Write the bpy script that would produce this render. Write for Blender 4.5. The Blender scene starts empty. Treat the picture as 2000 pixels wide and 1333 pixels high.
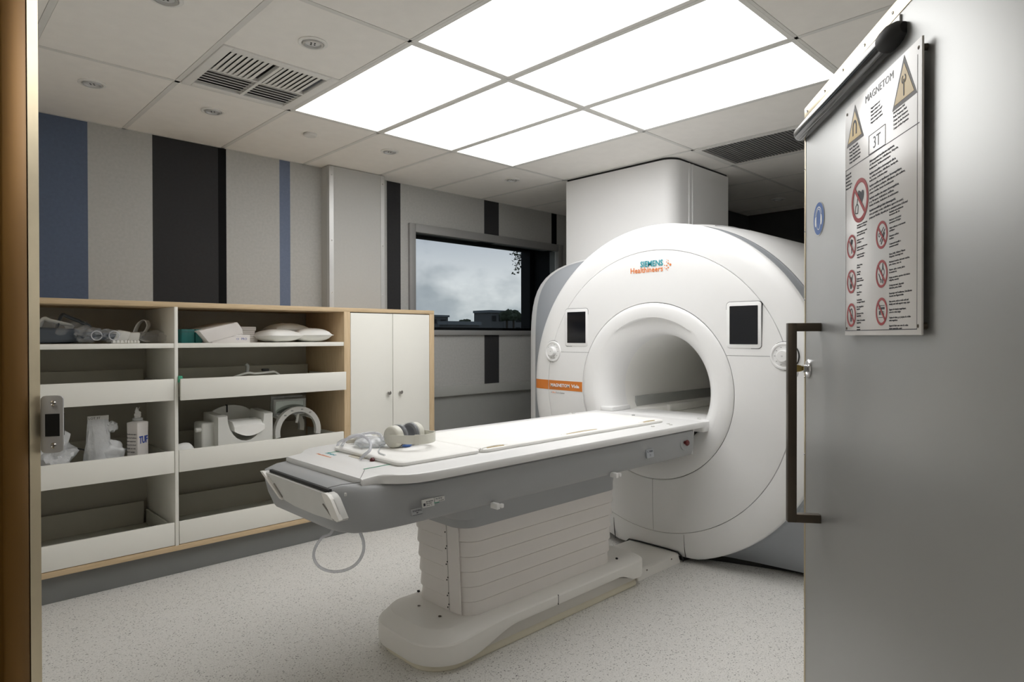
import bpy, bmesh, math, random
from mathutils import Vector, Matrix, noise as mnoise
S = bpy.context.scene
COL = S.collection
PI = math.pi
random.seed(7)

# ------------------------------------------------------------------ camera model
FPX, PITCH, YAW, ROLL, CH = 1253.1, -.00702, .79963, -.00168, 1.383
cy, sy, cp, sp = math.cos(YAW), math.sin(YAW), math.cos(PITCH), math.sin(PITCH)
Fv = Vector((cy*cp, sy*cp, sp)); Rv = Vector((sy, -cy, 0)); Uv = Rv.cross(Fv)
R2 = math.cos(ROLL)*Rv + math.sin(ROLL)*Uv
U2 = -math.sin(ROLL)*Rv + math.cos(ROLL)*Uv
EYE = Vector((0, 0, CH))
def ray(x, y): return Fv + R2*((x-1000)/FPX) - U2*((y-666.5)/FPX)
def onx(x, y, X): d = ray(x, y); return EYE + d*(X/d.x)
def ony(x, y, Y): d = ray(x, y); return EYE + d*(Y/d.y)
def onz(x, y, Z): d = ray(x, y); return EYE + d*((Z-CH)/d.z)

# ------------------------------------------------------------------ materials
def mat(name, col, rough=.5, metal=0., var=.04, scale=14., bump=0., bscale=60., coat=0., spec=.5, alpha=None):
    m = bpy.data.materials.new(name); m.use_nodes = True
    nt = m.node_tree; N = nt.nodes; L = nt.links
    b = N['Principled BSDF']
    b.inputs['Roughness'].default_value = rough
    b.inputs['Metallic'].default_value = metal
    b.inputs['Specular IOR Level'].default_value = spec
    b.inputs['Coat Weight'].default_value = coat
    b.inputs['Coat Roughness'].default_value = .06 if name != 'sign_board' else .2
    tc = N.new('ShaderNodeTexCoord')
    nz = N.new('ShaderNodeTexNoise'); nz.inputs['Scale'].default_value = scale; nz.inputs['Detail'].default_value = 4
    L.new(tc.outputs['Object'], nz.inputs['Vector'])
    mx = N.new('ShaderNodeMix'); mx.data_type = 'RGBA'
    c = Vector(col[:3])
    mx.inputs[6].default_value = (*(c*(1-var)), 1); mx.inputs[7].default_value = (*[min(1, v) for v in c*(1+var)], 1)
    L.new(nz.outputs['Fac'], mx.inputs[0]); L.new(mx.outputs[2], b.inputs['Base Color'])
    if bump:
        n2 = N.new('ShaderNodeTexNoise'); n2.inputs['Scale'].default_value = bscale; n2.inputs['Detail'].default_value = 3
        L.new(tc.outputs['Object'], n2.inputs['Vector'])
        bp = N.new('ShaderNodeBump'); bp.inputs['Strength'].default_value = bump; bp.inputs['Distance'].default_value = .002
        L.new(n2.outputs['Fac'], bp.inputs['Height']); L.new(bp.outputs['Normal'], b.inputs['Normal'])
    return m

def mat_clear(name, tint=(.9, .92, .94), amount=.6, rough=.12, body=(.75, .77, .8)):
    """thin clear plastic film / tubing: see-through with a glossy skin"""
    m = bpy.data.materials.new(name); m.use_nodes = True
    nt = m.node_tree; N = nt.nodes; L = nt.links
    b = N['Principled BSDF']; b.inputs['Base Color'].default_value = (*body, 1); b.inputs['Roughness'].default_value = rough
    b.inputs['Specular IOR Level'].default_value = .8
    t = N.new('ShaderNodeBsdfTransparent'); t.inputs['Color'].default_value = (*tint, 1)
    tc = N.new('ShaderNodeTexCoord'); nz = N.new('ShaderNodeTexNoise'); nz.inputs['Scale'].default_value = 28; nz.inputs['Detail'].default_value = 3
    L.new(tc.outputs['Object'], nz.inputs['Vector'])
    bp = N.new('ShaderNodeBump'); bp.inputs['Strength'].default_value = .7; bp.inputs['Distance'].default_value = .01
    L.new(nz.outputs['Fac'], bp.inputs['Height']); L.new(bp.outputs['Normal'], b.inputs['Normal'])
    mx = N.new('ShaderNodeMixShader'); mx.inputs[0].default_value = amount
    L.new(b.outputs[0], mx.inputs[1]); L.new(t.outputs[0], mx.inputs[2])
    L.new(mx.outputs[0], N['Material Output'].inputs['Surface'])
    return m

def mat_emit(name, col, strength):
    m = bpy.data.materials.new(name); m.use_nodes = True
    N = m.node_tree.nodes; b = N['Principled BSDF']
    b.inputs['Base Color'].default_value = (.8, .8, .8, 1)
    b.inputs['Emission Color'].default_value = (*col, 1); b.inputs['Emission Strength'].default_value = strength
    return m

def mat_floor():
    m = mat('vinyl_floor', (.36, .355, .345), .42, var=0., spec=.35)
    N = m.node_tree.nodes; L = m.node_tree.links; b = N['Principled BSDF']
    tc = N.new('ShaderNodeTexCoord')
    a = N.new('ShaderNodeTexVoronoi'); a.inputs['Scale'].default_value = 210
    c = N.new('ShaderNodeTexNoise'); c.inputs['Scale'].default_value = 160; c.inputs['Detail'].default_value = 2
    for n in (a, c): L.new(tc.outputs['Object'], n.inputs['Vector'])
    r = N.new('ShaderNodeValToRGB'); e = r.color_ramp.elements
    e[0].position = 0; e[0].color = (.20, .196, .19, 1)
    e[1].position = .09; e[1].color = (.69, .68, .655, 1)
    r.color_ramp.elements.new(.85).color = (.75, .74, .715, 1)
    sep = N.new('ShaderNodeSeparateColor'); L.new(a.outputs['Color'], sep.inputs[0]); L.new(sep.outputs[0], r.inputs[0])
    r2 = N.new('ShaderNodeValToRGB'); e = r2.color_ramp.elements
    e[0].position = .30; e[0].color = (.80, .79, .78, 1); e[1].position = .55; e[1].color = (1, 1, 1, 1)
    L.new(c.outputs['Fac'], r2.inputs[0])
    mx = N.new('ShaderNodeMix'); mx.data_type = 'RGBA'; mx.blend_type = 'MULTIPLY'; mx.inputs[0].default_value = .9
    L.new(r.outputs[0], mx.inputs[6]); L.new(r2.outputs[0], mx.inputs[7]); L.new(mx.outputs[2], b.inputs['Base Color'])
    return m

def mat_stripes():
    """felt wall covering with the coloured vertical bands, a pattern along the wall's own length"""
    m = mat('striped_wall_felt', (.45, .45, .45), .9, bump=.12, bscale=120, spec=.15)
    N = m.node_tree.nodes; L = m.node_tree.links; b = N['Principled BSDF']
    tc = N.new('ShaderNodeTexCoord'); sx = N.new('ShaderNodeSeparateXYZ'); L.new(tc.outputs['Object'], sx.inputs[0])
    mp = N.new('ShaderNodeMath'); mp.operation = 'DIVIDE'; mp.inputs[1].default_value = 7; L.new(sx.outputs['X'], mp.inputs[0])
    g = (.47, .47, .455); d = (.040, .040, .042); k = (.008, .008, .009); bl = (.115, .145, .215); b2 = (.16, .195, .28)
    st = [(0, bl), (.858, g), (1.225, d), (1.62, k), (1.695, g), (2.071, b2), (2.141, g), (2.985, d), (3.133, g), (4.098, d), (4.292, g), (5.05, k), (5.115, g)]
    r = N.new('ShaderNodeValToRGB'); r.color_ramp.interpolation = 'CONSTANT'
    el = r.color_ramp.elements
    el[0].position = 0; el[0].color = (*st[0][1], 1); el[1].position = st[1][0]/7; el[1].color = (*st[1][1], 1)
    for x, c in st[2:]:
        q = el.new(x/7); q.color = (*c, 1)
    L.new(mp.outputs[0], r.inputs[0])
    nz = N.new('ShaderNodeTexNoise'); nz.inputs['Scale'].default_value = 55; nz.inputs['Detail'].default_value = 5
    L.new(tc.outputs['Object'], nz.inputs['Vector'])
    r2 = N.new('ShaderNodeValToRGB'); e = r2.color_ramp.elements
    e[0].position = .3; e[0].color = (.93, .93, .93, 1); e[1].position = .7; e[1].color = (1.03, 1.03, 1.03, 1)
    L.new(nz.outputs['Fac'], r2.inputs[0])
    mx = N.new('ShaderNodeMix'); mx.data_type = 'RGBA'; mx.blend_type = 'MULTIPLY'; mx.inputs[0].default_value = 1
    L.new(r.outputs[0], mx.inputs[6]); L.new(r2.outputs[0], mx.inputs[7]); L.new(mx.outputs[2], b.inputs['Base Color'])
    return m

def mat_wood(name, a, c, axis='Z'):
    m = mat(name, a, .5, spec=.3)
    N = m.node_tree.nodes; L = m.node_tree.links; b = N['Principled BSDF']
    tc = N.new('ShaderNodeTexCoord'); mp = N.new('ShaderNodeMapping')
    mp.inputs['Scale'].default_value = {'Z': (40, 40, 2.5), 'X': (2.5, 40, 40)}[axis]
    nz = N.new('ShaderNodeTexNoise'); nz.inputs['Scale'].default_value = 3; nz.inputs['Detail'].default_value = 5
    L.new(tc.outputs['Object'], mp.inputs[0]); L.new(mp.outputs[0], nz.inputs['Vector'])
    r = N.new('ShaderNodeValToRGB'); e = r.color_ramp.elements
    e[0].position = .3; e[0].color = (*a, 1); e[1].position = .7; e[1].color = (*c, 1)
    L.new(nz.outputs['Fac'], r.inputs[0]); L.new(r.outputs[0], b.inputs['Base Color'])
    return m

M = {}
M['floor'] = mat_floor()
M['felt'] = mat_stripes()
M['felt_plain'] = mat('plain_wall_felt', (.50, .50, .485), .9, var=.04, scale=55, bump=.12, bscale=120, spec=.15)
M['wall_paint'] = mat('lower_wall_paint', (.33, .335, .32), .7, spec=.2)
M['rail'] = mat('wall_guard_laminate', (.40, .405, .385), .5, spec=.3)
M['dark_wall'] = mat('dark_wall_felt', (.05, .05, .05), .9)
M['tile'] = mat('ceiling_tile', (.90, .875, .835), .9, bump=.03, bscale=250, spec=.1)
M['tbar'] = mat('ceiling_bar', (.74, .73, .70), .7)
M['slab'] = mat('ceiling_void', (.05, .05, .05), .9)
M['light_frame'] = mat('light_frame_white', (.80, .79, .76), .6)
M['diffuser'] = mat_emit('light_diffuser', (1., .995, .985), 4.15)
M['plastic_white'] = mat('scanner_white', (.80, .80, .80), .28, var=.01, spec=.45)
M['plastic_white2'] = mat('scanner_white_satin', (.80, .80, .80), .35, var=.01)
M['bore'] = mat('bore_liner', (.84, .835, .81), .4, var=.01)
M['grey_band'] = mat('scanner_grey', (.36, .38, .41), .35, var=.01)
M['grey_dark'] = mat('table_grey', (.36, .37, .38), .38, var=.01)
M['seam'] = mat('dark_seam', (.03, .03, .03), .8)
M['shell'] = mat('grey_inner_shell', (.16, .16, .16), .8)
M['strike'] = mat('satin_strike', (.72, .72, .73), .4, metal=.25)
M['white_paint'] = mat('white_wall_paint', (.84, .83, .80), .8, spec=.2)
M['recess'] = mat('recess_beige', (.52, .49, .42), .5)
M['black'] = mat('black_rubber', (.012, .012, .012), .6)
M['screen'] = mat('black_screen', (.006, .007, .010), .12, spec=.5)
M['orange'] = mat('orange_stripe', (.66, .20, .03), .4, var=.01)
M['ink_teal'] = mat('teal_print', (.02, .30, .36), .5)
M['ink_orange'] = mat('orange_print', (.75, .22, .05), .5)
M['ink_white'] = mat('white_print', (.85, .85, .85), .5)
M['ink_dark'] = mat('dark_print', (.035, .037, .05), .6)
M['ink_blue'] = mat('blue_print', (.02, .06, .32), .5)
M['ink_green'] = mat('green_print', (.05, .33, .2), .5)
M['label'] = mat('sticker_white', (.60, .60, .58), .5)
M['bellow'] = mat('bellows_cover', (.76, .73, .705), .55, var=.02)
M['plinth'] = mat('plinth_cover', (.80, .785, .75), .4, var=.01)
M['plinth_low'] = mat('plinth_recess', (.66, .64, .60), .5, var=.01)
M['plinth_edge'] = mat('plinth_edge_sealant', (.70, .66, .54), .5)
M['cushion'] = mat('ivory_cushion', (.86, .855, .83), .55, bump=.25, bscale=10)
M['strap_tan'] = mat('tan_strap', (.42, .30, .10), .7)
M['laminate'] = mat('cabinet_laminate', (.80, .79, .735), .5, var=.01, spec=.3)
M['carcass'] = mat('cabinet_carcass_grey', (.43, .415, .36), .6, var=.02, spec=.2)
M['drawer_metal'] = mat('drawer_side_grey', (.54, .54, .49), .45, var=.01)
M['wood'] = mat_wood('birch_edge_upright', (.55, .41, .25), (.66, .51, .33), 'Z')
M['woodx'] = mat_wood('birch_edge_long', (.55, .41, .25), (.66, .51, .33), 'X')
M['kick'] = mat('toe_kick_grey', (.20, .205, .205), .45)
M['knob_metal'] = mat('knob_nickel', (.35, .34, .32), .35, metal=1.)
M['alu'] = mat('brushed_aluminium', (.62, .62, .61), .4, metal=.7)
M['win_frame'] = mat('window_frame_grey', (.33, .33, .325), .45, metal=.2)
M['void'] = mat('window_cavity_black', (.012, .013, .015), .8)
M['door'] = mat('door_steel', (.47, .475, .47), .44, metal=.85, var=.03, scale=3, bump=.03, bscale=14)
M['brass'] = mat('brass_strip', (.66, .57, .40), .34, metal=1., var=.12, scale=25)
M['copper'] = mat('copper_jamb', (.20, .10, .022), .42, metal=.9, var=.15, scale=6)
M['bronze'] = mat('bronze_handle', (.115, .095, .075), .38, metal=.85)
M['steel'] = mat('polished_steel', (.62, .62, .62), .2, metal=1.)
M['black_gloss'] = mat('black_gloss_tube', (.012, .012, .012), .18, coat=.5)
M['sign'] = mat('sign_board', (.80, .78, .765), .35, var=.01, coat=.8)
M['red'] = mat('prohibition_red', (.40, .035, .04), .4)
M['yellow'] = mat('warning_yellow', (.72, .50, .14), .4)
M['sticker_blue'] = mat('sticker_blue', (.05, .13, .38), .4)
M['headset'] = mat('headset_ivory', (.66, .65, .58), .4, var=.01)
M['foam_dark'] = mat('ear_foam_dark', (.05, .05, .055), .8, bump=.6, bscale=40)
M['film'] = mat_clear('clear_plastic_film', tint=(.95, .96, .97), amount=.80, rough=.05)
M['film_white'] = mat_clear('milky_plastic_film', amount=.38, rough=.3, body=(.78, .79, .80))
M['tube'] = mat_clear('clear_tubing', amount=.5, rough=.15, body=(.74, .74, .78))
M['teal'] = mat('teal_cardboard', (.0, .10, .095), .5)
M['navy_pad'] = mat('slate_pad', (.07, .085, .105), .7)
M['card_white'] = mat('white_carton', (.66, .63, .61), .6)
M['fabric_white'] = mat('white_cushion_fabric', (.74, .74, .72), .8, bump=.5, bscale=14)
M['coil'] = mat('coil_white_plastic', (.68, .68, .65), .4, var=.01)
M['coil_grey'] = mat('coil_clear_grey', (.36, .37, .36), .3)
M['mirror'] = mat('mirror_glass', (.45, .5, .48), .12, metal=.9)
M['emred'] = mat('button_red', (.10, .008, .009), .5)
M['grass'] = mat('far_ground', (.06, .07, .05), .9)
M['bld'] = mat('far_building', (.11, .115, .12), .9)
M['bld_roof'] = mat('far_roof', (.16, .18, .20), .9)
M['leaf'] = mat('far_leaves', (.035, .05, .03), .9)
M['bark'] = mat('bark', (.05, .04, .03), .9)
M['brown_gold'] = mat('key_brass', (.50, .36, .12), .35, metal=1.)
def mat_glass():
    m = bpy.data.materials.new('tinted_window_glass'); m.use_nodes = True
    N = m.node_tree.nodes; L = m.node_tree.links
    t = N.new('ShaderNodeBsdfTransparent'); g = N.new('ShaderNodeBsdfGlossy'); g.inputs['Roughness'].default_value = .03
    tc = N.new('ShaderNodeTexCoord'); w = N.new('ShaderNodeTexWave'); w.inputs['Scale'].default_value = 60; w.inputs['Distortion'].default_value = 1.5
    L.new(tc.outputs['Object'], w.inputs['Vector'])
    r = N.new('ShaderNodeValToRGB'); r.color_ramp.elements[0].color = (.62, .64, .65, 1); r.color_ramp.elements[1].color = (.70, .71, .72, 1)
    L.new(w.outputs['Fac'], r.inputs[0]); L.new(r.outputs[0], t.inputs['Color'])
    mx = N.new('ShaderNodeMixShader'); mx.inputs[0].default_value = .035
    L.new(t.outputs[0], mx.inputs[1]); L.new(g.outputs[0], mx.inputs[2]); L.new(mx.outputs[0], N['Material Output'].inputs['Surface'])
    return m
M['glass'] = mat_glass()

# ------------------------------------------------------------------ object helpers
WM = {}
def thing(name, label, cat, loc=(0, 0, 0), rz=0., group=None):
    o = bpy.data.objects.new(name, None); COL.objects.link(o); o.empty_display_size = .1
    o.location = loc; o.rotation_euler = (0, 0, rz)
    WM[o.name] = Matrix.Translation(loc) @ Matrix.Rotation(rz, 4, 'Z')
    o['label'] = label; o['category'] = cat
    if group: o['group'] = group
    return o
def struct(name, loc=(0, 0, 0), rz=0.):
    o = bpy.data.objects.new(name, None); COL.objects.link(o); o.empty_display_size = .1
    o.location = loc; o.rotation_euler = (0, 0, rz); o['kind'] = 'structure'
    WM[o.name] = Matrix.Translation(loc) @ Matrix.Rotation(rz, 4, 'Z')
    return o
def put(name, bm, m, parent=None, local=False, smooth=35, label=None):
    """link bm as one mesh object; world coordinates unless local"""
    me = bpy.data.meshes.new(name)
    if parent is not None and not local:
        bmesh.ops.transform(bm, matrix=WM[parent.name].inverted(), verts=bm.verts)
    bmesh.ops.recalc_face_normals(bm, faces=bm.faces)
    bm.to_mesh(me); bm.free()
    for x in (m if isinstance(m, (list, tuple)) else [m]): me.materials.append(M[x] if isinstance(x, str) else x)
    if smooth:
        for p in me.polygons: p.use_smooth = True
        me.set_sharp_from_angle(angle=math.radians(smooth))
    o = bpy.data.objects.new(name, me); COL.objects.link(o)
    if parent is not None:
        o.parent = parent; WM[o.name] = WM[parent.name].copy()
    else: WM[o.name] = Matrix.Identity(4)
    if label: o['label'] = label
    return o
def single(name, bm, m, label, cat, loc=None, group=None, **k):
    """a thing that is one mesh; its origin goes to its base"""
    if loc is None:
        vs = [v.co for v in bm.verts]
        loc = Vector((sum(v.x for v in vs)/len(vs), sum(v.y for v in vs)/len(vs), min(v.z for v in vs)))
    bmesh.ops.translate(bm, verts=bm.verts, vec=-Vector(loc))
    o = put(name, bm, m, **k); o.location = loc; WM[o.name] = Matrix.Translation(loc)
    o['label'] = label; o['category'] = cat
    if group: o['group'] = group
    return o
def sstruct(name, bm, m, **k):
    o = put(name, bm, m, **k); o['kind'] = 'structure'; return o
def copy_tree(o, parent=None):
    c = o.copy(); COL.objects.link(c); c.parent = parent
    for ch in list(o.children): copy_tree(ch, c)
    return c

def BM(): return bmesh.new()
def box(bm, x0, x1, y0, y1, z0, z1, bev=0., seg=2, mi=0, mtx=None):
    r = bmesh.ops.create_cube(bm, size=1)
    vs = r['verts']
    for v in vs:
        v.co = Vector(((x0+x1)/2 + v.co.x*(x1-x0), (y0+y1)/2 + v.co.y*(y1-y0), (z0+z1)/2 + v.co.z*(z1-z0)))
    fs = {f for v in vs for f in v.link_faces}
    for f in fs: f.material_index = mi
    if bev:
        es = list({e for v in vs for e in v.link_edges})
        rr_ = bmesh.ops.bevel(bm, geom=es, offset=bev, segments=seg, affect='EDGES', profile=.5)
        vs = list({v for f in rr_['faces'] for v in f.verts} | {v for v in vs if v.is_valid})
        for f in rr_['faces']: f.material_index = mi
    if mtx is not None: bmesh.ops.transform(bm, matrix=mtx, verts=vs)
    return bm
def loft(bm, rings, caps=True, closed=True, mi=0):
    VS = [[bm.verts.new(p) for p in r] for r in rings]
    n = len(VS[0])
    for a, b in zip(VS, VS[1:]):
        for i in range(n if closed else n-1):
            j = (i+1) % n
            try: f = bm.faces.new((a[i], a[j], b[j], b[i])); f.material_index = mi
            except ValueError: pass
    if caps:
        for r in (VS[0], VS[-1]):
            try: f = bm.faces.new(r); f.material_index = mi
            except ValueError: pass
    return bm
def rr(x0, x1, y0, y1, r, n=6):
    """rounded rectangle outline, counter-clockwise; r may be 4 radii (x0y0, x1y0, x1y1, x0y1)"""
    rs = r if isinstance(r, (tuple, list)) else (r,)*4
    out = []
    for (cx, cy_, a0, q) in ((x0+rs[0], y0+rs[0], 180, rs[0]), (x1-rs[1], y0+rs[1], 270, rs[1]), (x1-rs[2], y1-rs[2], 0, rs[2]), (x0+rs[3], y1-rs[3], 90, rs[3])):
        for k in range(n+1):
            a = math.radians(a0 + 90*k/n); out.append((cx+q*math.cos(a), cy_+q*math.sin(a)))
    return out
def prism(bm, pts, z0, z1, mi=0, mtx=None, bev=0.):
    """extrude a polygon (xy) from z0 to z1, then transform"""
    b = bmesh.new()
    loft(b, [[(x, y, z0) for x, y in pts], [(x, y, z1) for x, y in pts]], mi=mi)
    if bev:
        bmesh.ops.recalc_face_normals(b, faces=b.faces)
        es = [e for e in b.edges if len(e.link_faces) == 2 and e.calc_face_angle(0) > .6]
        bmesh.ops.bevel(b, geom=es, offset=bev, segments=2, affect='EDGES', profile=.5)
    if mtx is not None: bmesh.ops.transform(b, matrix=mtx, verts=b.verts)
    merge(bm, b); return bm
def merge(bm, b):
    me = bpy.data.meshes.new('tmp'); b.to_mesh(me); b.free(); bm.from_mesh(me); bpy.data.meshes.remove(me)
def spline(pts, per=8, closed=False):
    pts = [Vector(p) for p in pts]; n = len(pts); out = []
    rng = range(n if closed else n-1)
    for i in rng:
        p0 = pts[(i-1) % n] if closed or i > 0 else pts[0]*2-pts[1]
        p1 = pts[i]; p2 = pts[(i+1) % n]
        p3 = pts[(i+2) % n] if closed or i+2 < n else p2*2-p1
        for k in range(per):
            t = k/per
            out.append(.5*((2*p1) + (p2-p0)*t + (2*p0-5*p1+4*p2-p3)*t*t + (3*p1-p0-3*p2+p3)*t**3))
    if not closed: out.append(pts[-1])
    return out
def tube(bm, pts, r, n=10, closed=False, flat=1., mi=0):
    pts = [Vector(p) for p in pts]; rings = []; N_ = len(pts); up = None
    for i, p in enumerate(pts):
        a = pts[(i-1) % N_] if closed or i else p; b = pts[(i+1) % N_] if closed or i < N_-1 else p
        t = (b-a).normalized()
        if up is None: up = Vector((0, 0, 1)) if abs(t.z) < .9 else Vector((1, 0, 0))
        s = t.cross(up).normalized(); up = s.cross(t).normalized()
        q = r[i] if isinstance(r, (list, tuple)) else r
        rings.append([p + s*math.cos(2*PI*k/n)*q*flat + up*math.sin(2*PI*k/n)*q for k in range(n)])
    if closed: rings.append(rings[0]); return loft(bm, rings, caps=False, mi=mi)
    return loft(bm, rings, mi=mi)
def lathe(bm, prof, org, axis, n=64, a0=0., a1=360., caps=False, mi=0, warp=None):
    """prof: (height along axis, radius); axis 'X','Y','Z' or '-X'..."""
    sgn = -1 if axis[0] == '-' else 1; ax = axis[-1]; o = Vector(org)
    full = abs(a1-a0) >= 359.99; cnt = n if full else n+1
    cols = []
    for k in range(cnt):
        a = math.radians(a0+(a1-a0)*k/n); c, s = math.cos(a), math.sin(a)
        col = []
        for h, r in prof:
            hh = h + (warp(h, r, a) if warp else 0)
            v = {'X': (sgn*hh, r*s, r*c), 'Y': (r*s, sgn*hh, r*c), 'Z': (r*c, r*s, sgn*hh)}[ax]
            col.append(o+Vector(v))
        cols.append(col)
    if full: cols.append(cols[0])
    VS = [[bm.verts.new(p) for p in c] for c in (cols[:-1] if full else cols)]
    if full: VS.append(VS[0])
    for a, b in zip(VS, VS[1:]):
        for i in range(len(prof)-1):
            q = []
            for v in (a[i], b[i], b[i+1], a[i+1]):
                if v not in q: q.append(v)
            try: f = bm.faces.new(q); f.material_index = mi
            except ValueError: pass
    bmesh.ops.remove_doubles(bm, verts=bm.verts, dist=1e-6)
    return bm
def clip(bm, co, no, fill=False):
    """keep the side the normal points away from"""
    r = bmesh.ops.bisect_plane(bm, geom=bm.verts[:]+bm.edges[:]+bm.faces[:], plane_co=co, plane_no=no, clear_outer=True, dist=1e-6)
    if fill:
        es = [g for g in r['geom_cut'] if isinstance(g, bmesh.types.BMEdge)]
        try: bmesh.ops.contextual_create(bm, geom=es)
        except Exception: pass
    return bm
def ball(bm, c, rad, seg=3, sq=(1, 1, 1), jit=0., fr=6., seed=0, mi=0, mtx=None):
    r = bmesh.ops.create_icosphere(bm, subdivisions=seg, radius=1)
    for v in r['verts']:
        p = v.co.copy(); k = 1 + jit*mnoise.noise(p*fr*.4 + Vector((seed*3.1, seed*1.7, seed)))*1.6
        v.co = Vector((p.x*sq[0], p.y*sq[1], p.z*sq[2]))*rad*k
        if mtx is not None: v.co = mtx @ v.co
        v.co += Vector(c)
    for f in {f for v in r['verts'] for f in v.link_faces}: f.material_index = mi
    return bm
def text(bm, body, mtx, height=None, width=None, depth=.0004, mi=0, align='LEFT', maxw=None, bold=0.):
    """lettering as thin solid glyphs. mtx maps text x/y/z to the surface"""
    cu = bpy.data.curves.new('t', 'FONT'); cu.body = body; cu.size = 1; cu.resolution_u = 2; cu.offset = bold
    ob = bpy.data.objects.new('t', cu); COL.objects.link(ob)
    bpy.context.view_layer.update()
    me = bpy.data.meshes.new_from_object(ob.evaluated_get(bpy.context.evaluated_depsgraph_get()))
    bpy.data.objects.remove(ob); bpy.data.curves.remove(cu)
    b = bmesh.new(); b.from_mesh(me); bpy.data.meshes.remove(me)
    if not b.verts: b.free(); return bm
    x0 = min(v.co.x for v in b.verts); x1 = max(v.co.x for v in b.verts)
    sy_ = (height/.70) if height else width/(x1-x0)          # cap height of the default face is about .7
    sx_ = (width/(x1-x0)) if width else sy_
    if maxw and (x1-x0)*sx_ > maxw: sx_ = maxw/(x1-x0)
    off = {'LEFT': x0, 'CENTER': (x0+x1)/2, 'RIGHT': x1}[align]
    for v in b.verts: v.co = Vector(((v.co.x-off)*sx_, v.co.y*sy_, 0))
    r = bmesh.ops.extrude_face_region(b, geom=b.faces[:])
    for v in [g for g in r['geom'] if isinstance(g, bmesh.types.BMVert)]: v.co.z += depth
    for f in b.faces: f.material_index = mi
    bmesh.ops.transform(b, matrix=mtx, verts=b.verts); merge(bm, b)
    return bm
def frameM(o, x, y):
    x = Vector(x).normalized(); y = Vector(y).normalized(); z = x.cross(y)
    m = Matrix.Identity(4)
    for i, c in enumerate((x, y, z, Vector(o))):
        for k in range(3): m[k][i] = c[k]
    return m

# ------------------------------------------------------------------ the room
ZC = 2.693
XL, XR, YN, YW = .05, 6.74, -.05, 4.6
bm = BM(); box(bm, -4.2, 7.2, -4.5, 5.2, -.12, 0); sstruct('floor', bm, 'floor', smooth=0)

# wall with the window and the stripes
WX0, WX1, WZ0, WZ1 = 3.27, 5.16, 1.43, 2.30
bm = BM()
for a in ((XL, WX0, .93, 2.75), (WX1, XR, .93, 2.75), (WX0, WX1, .93, WZ0), (WX0, WX1, WZ1, 2.75)):
    box(bm, a[0], a[1], YW, YW+.12, a[2], a[3])
sstruct('wall_left', bm, 'felt', smooth=0)
bm = BM(); box(bm, XL, XR, YW+.004, YW+.12, 0, .93); sstruct('wall_left_lower', bm, 'wall_paint', smooth=0)
bm = BM(); box(bm, 3.05, XR, YW-.028, YW+.006, .842, .93, .003); sstruct('trim_1', bm, 'rail')
# the boxed-in pier with aluminium corner strips
bm = BM(); box(bm, 2.412, 2.898, 4.474, YW, 0, 2.69); sstruct('wall_pier', bm, 'felt_plain', smooth=0)
t = struct('trim_2')
for nm_x, x0, x1 in ((0, 2.411, 2.446), (1, 2.865, 2.899)):
    bm = BM(); box(bm, x0, x1, 4.4695, 4.4735, 1.587, 2.688)
    if nm_x == 0: box(bm, 2.4085, 2.412, 4.4695, 4.505, 1.587, 2.688)
    else: box(bm, 2.898, 2.9015, 4.4695, 4.505, 1.587, 2.688)
    put('corner_strip', bm, 'alu', t)
    for z in (2.62, 2.12, 1.72):
        bm = BM(); lathe(bm, [(0, 0), (.0022, .003), (.0012, .005), (0, .005)], ((x0+x1)/2, 4.4695, z), '-Y', 12)
        put('screw', bm, 'steel', t)
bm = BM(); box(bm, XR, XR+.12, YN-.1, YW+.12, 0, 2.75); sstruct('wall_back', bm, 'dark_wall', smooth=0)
bm = BM(); box(bm, 1.25, XR, YN-.12, YN, 0, 2.75); sstruct('wall_right', bm, 'white_paint', smooth=0)
bm = BM(); box(bm, XL-.12, XL, 1.02, YW+.12, 0, 2.75); sstruct('wall_front', bm, 'white_paint', smooth=0)
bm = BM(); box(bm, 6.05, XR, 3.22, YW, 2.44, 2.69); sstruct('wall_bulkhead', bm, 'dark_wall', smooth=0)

# diagonal corner with the doorway, drawn in the doorway's own axes (lat = to the right, dep = into the room)
cM = Matrix(((sy, cy, 0, 0), (-cy, sy, 0, 0), (0, 0, 1, 0), (0, 0, 0, 1)))   # (lat, dep, z) -> world
bm = BM()
box(bm, -.90, -.60, .60, .70, 0, 2.75); box(bm, .86, 1.3, .55, .80, 0, 2.75); box(bm, -.60, .86, .55, .80, 2.15, 2.75)
bmesh.ops.transform(bm, matrix=cM, verts=bm.verts); sstruct('wall_doorway', bm, 'white_paint', smooth=0)
bm = BM()
box(bm, -1.1, -1.0, -2.4, .62, 0, 2.75); box(bm, -1.0, -.88, .56, .68, 0, 2.75)
bmesh.ops.transform(bm, matrix=cM, verts=bm.verts); sstruct('wall_corridor_left', bm, 'felt_plain', smooth=0)
bm = BM(); box(bm, 1.3, 1.4, -2.4, .80, 0, 2.75)
bmesh.ops.transform(bm, matrix=cM, verts=bm.verts); sstruct('wall_corridor_right', bm, 'felt_plain', smooth=0)
bm = BM(); box(bm, -1.1, 1.4, -2.5, -2.4, 0, 2.75)
bmesh.ops.transform(bm, matrix=cM, verts=bm.verts); sstruct('wall_corridor_rear', bm, 'felt_plain', smooth=0)

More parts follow.
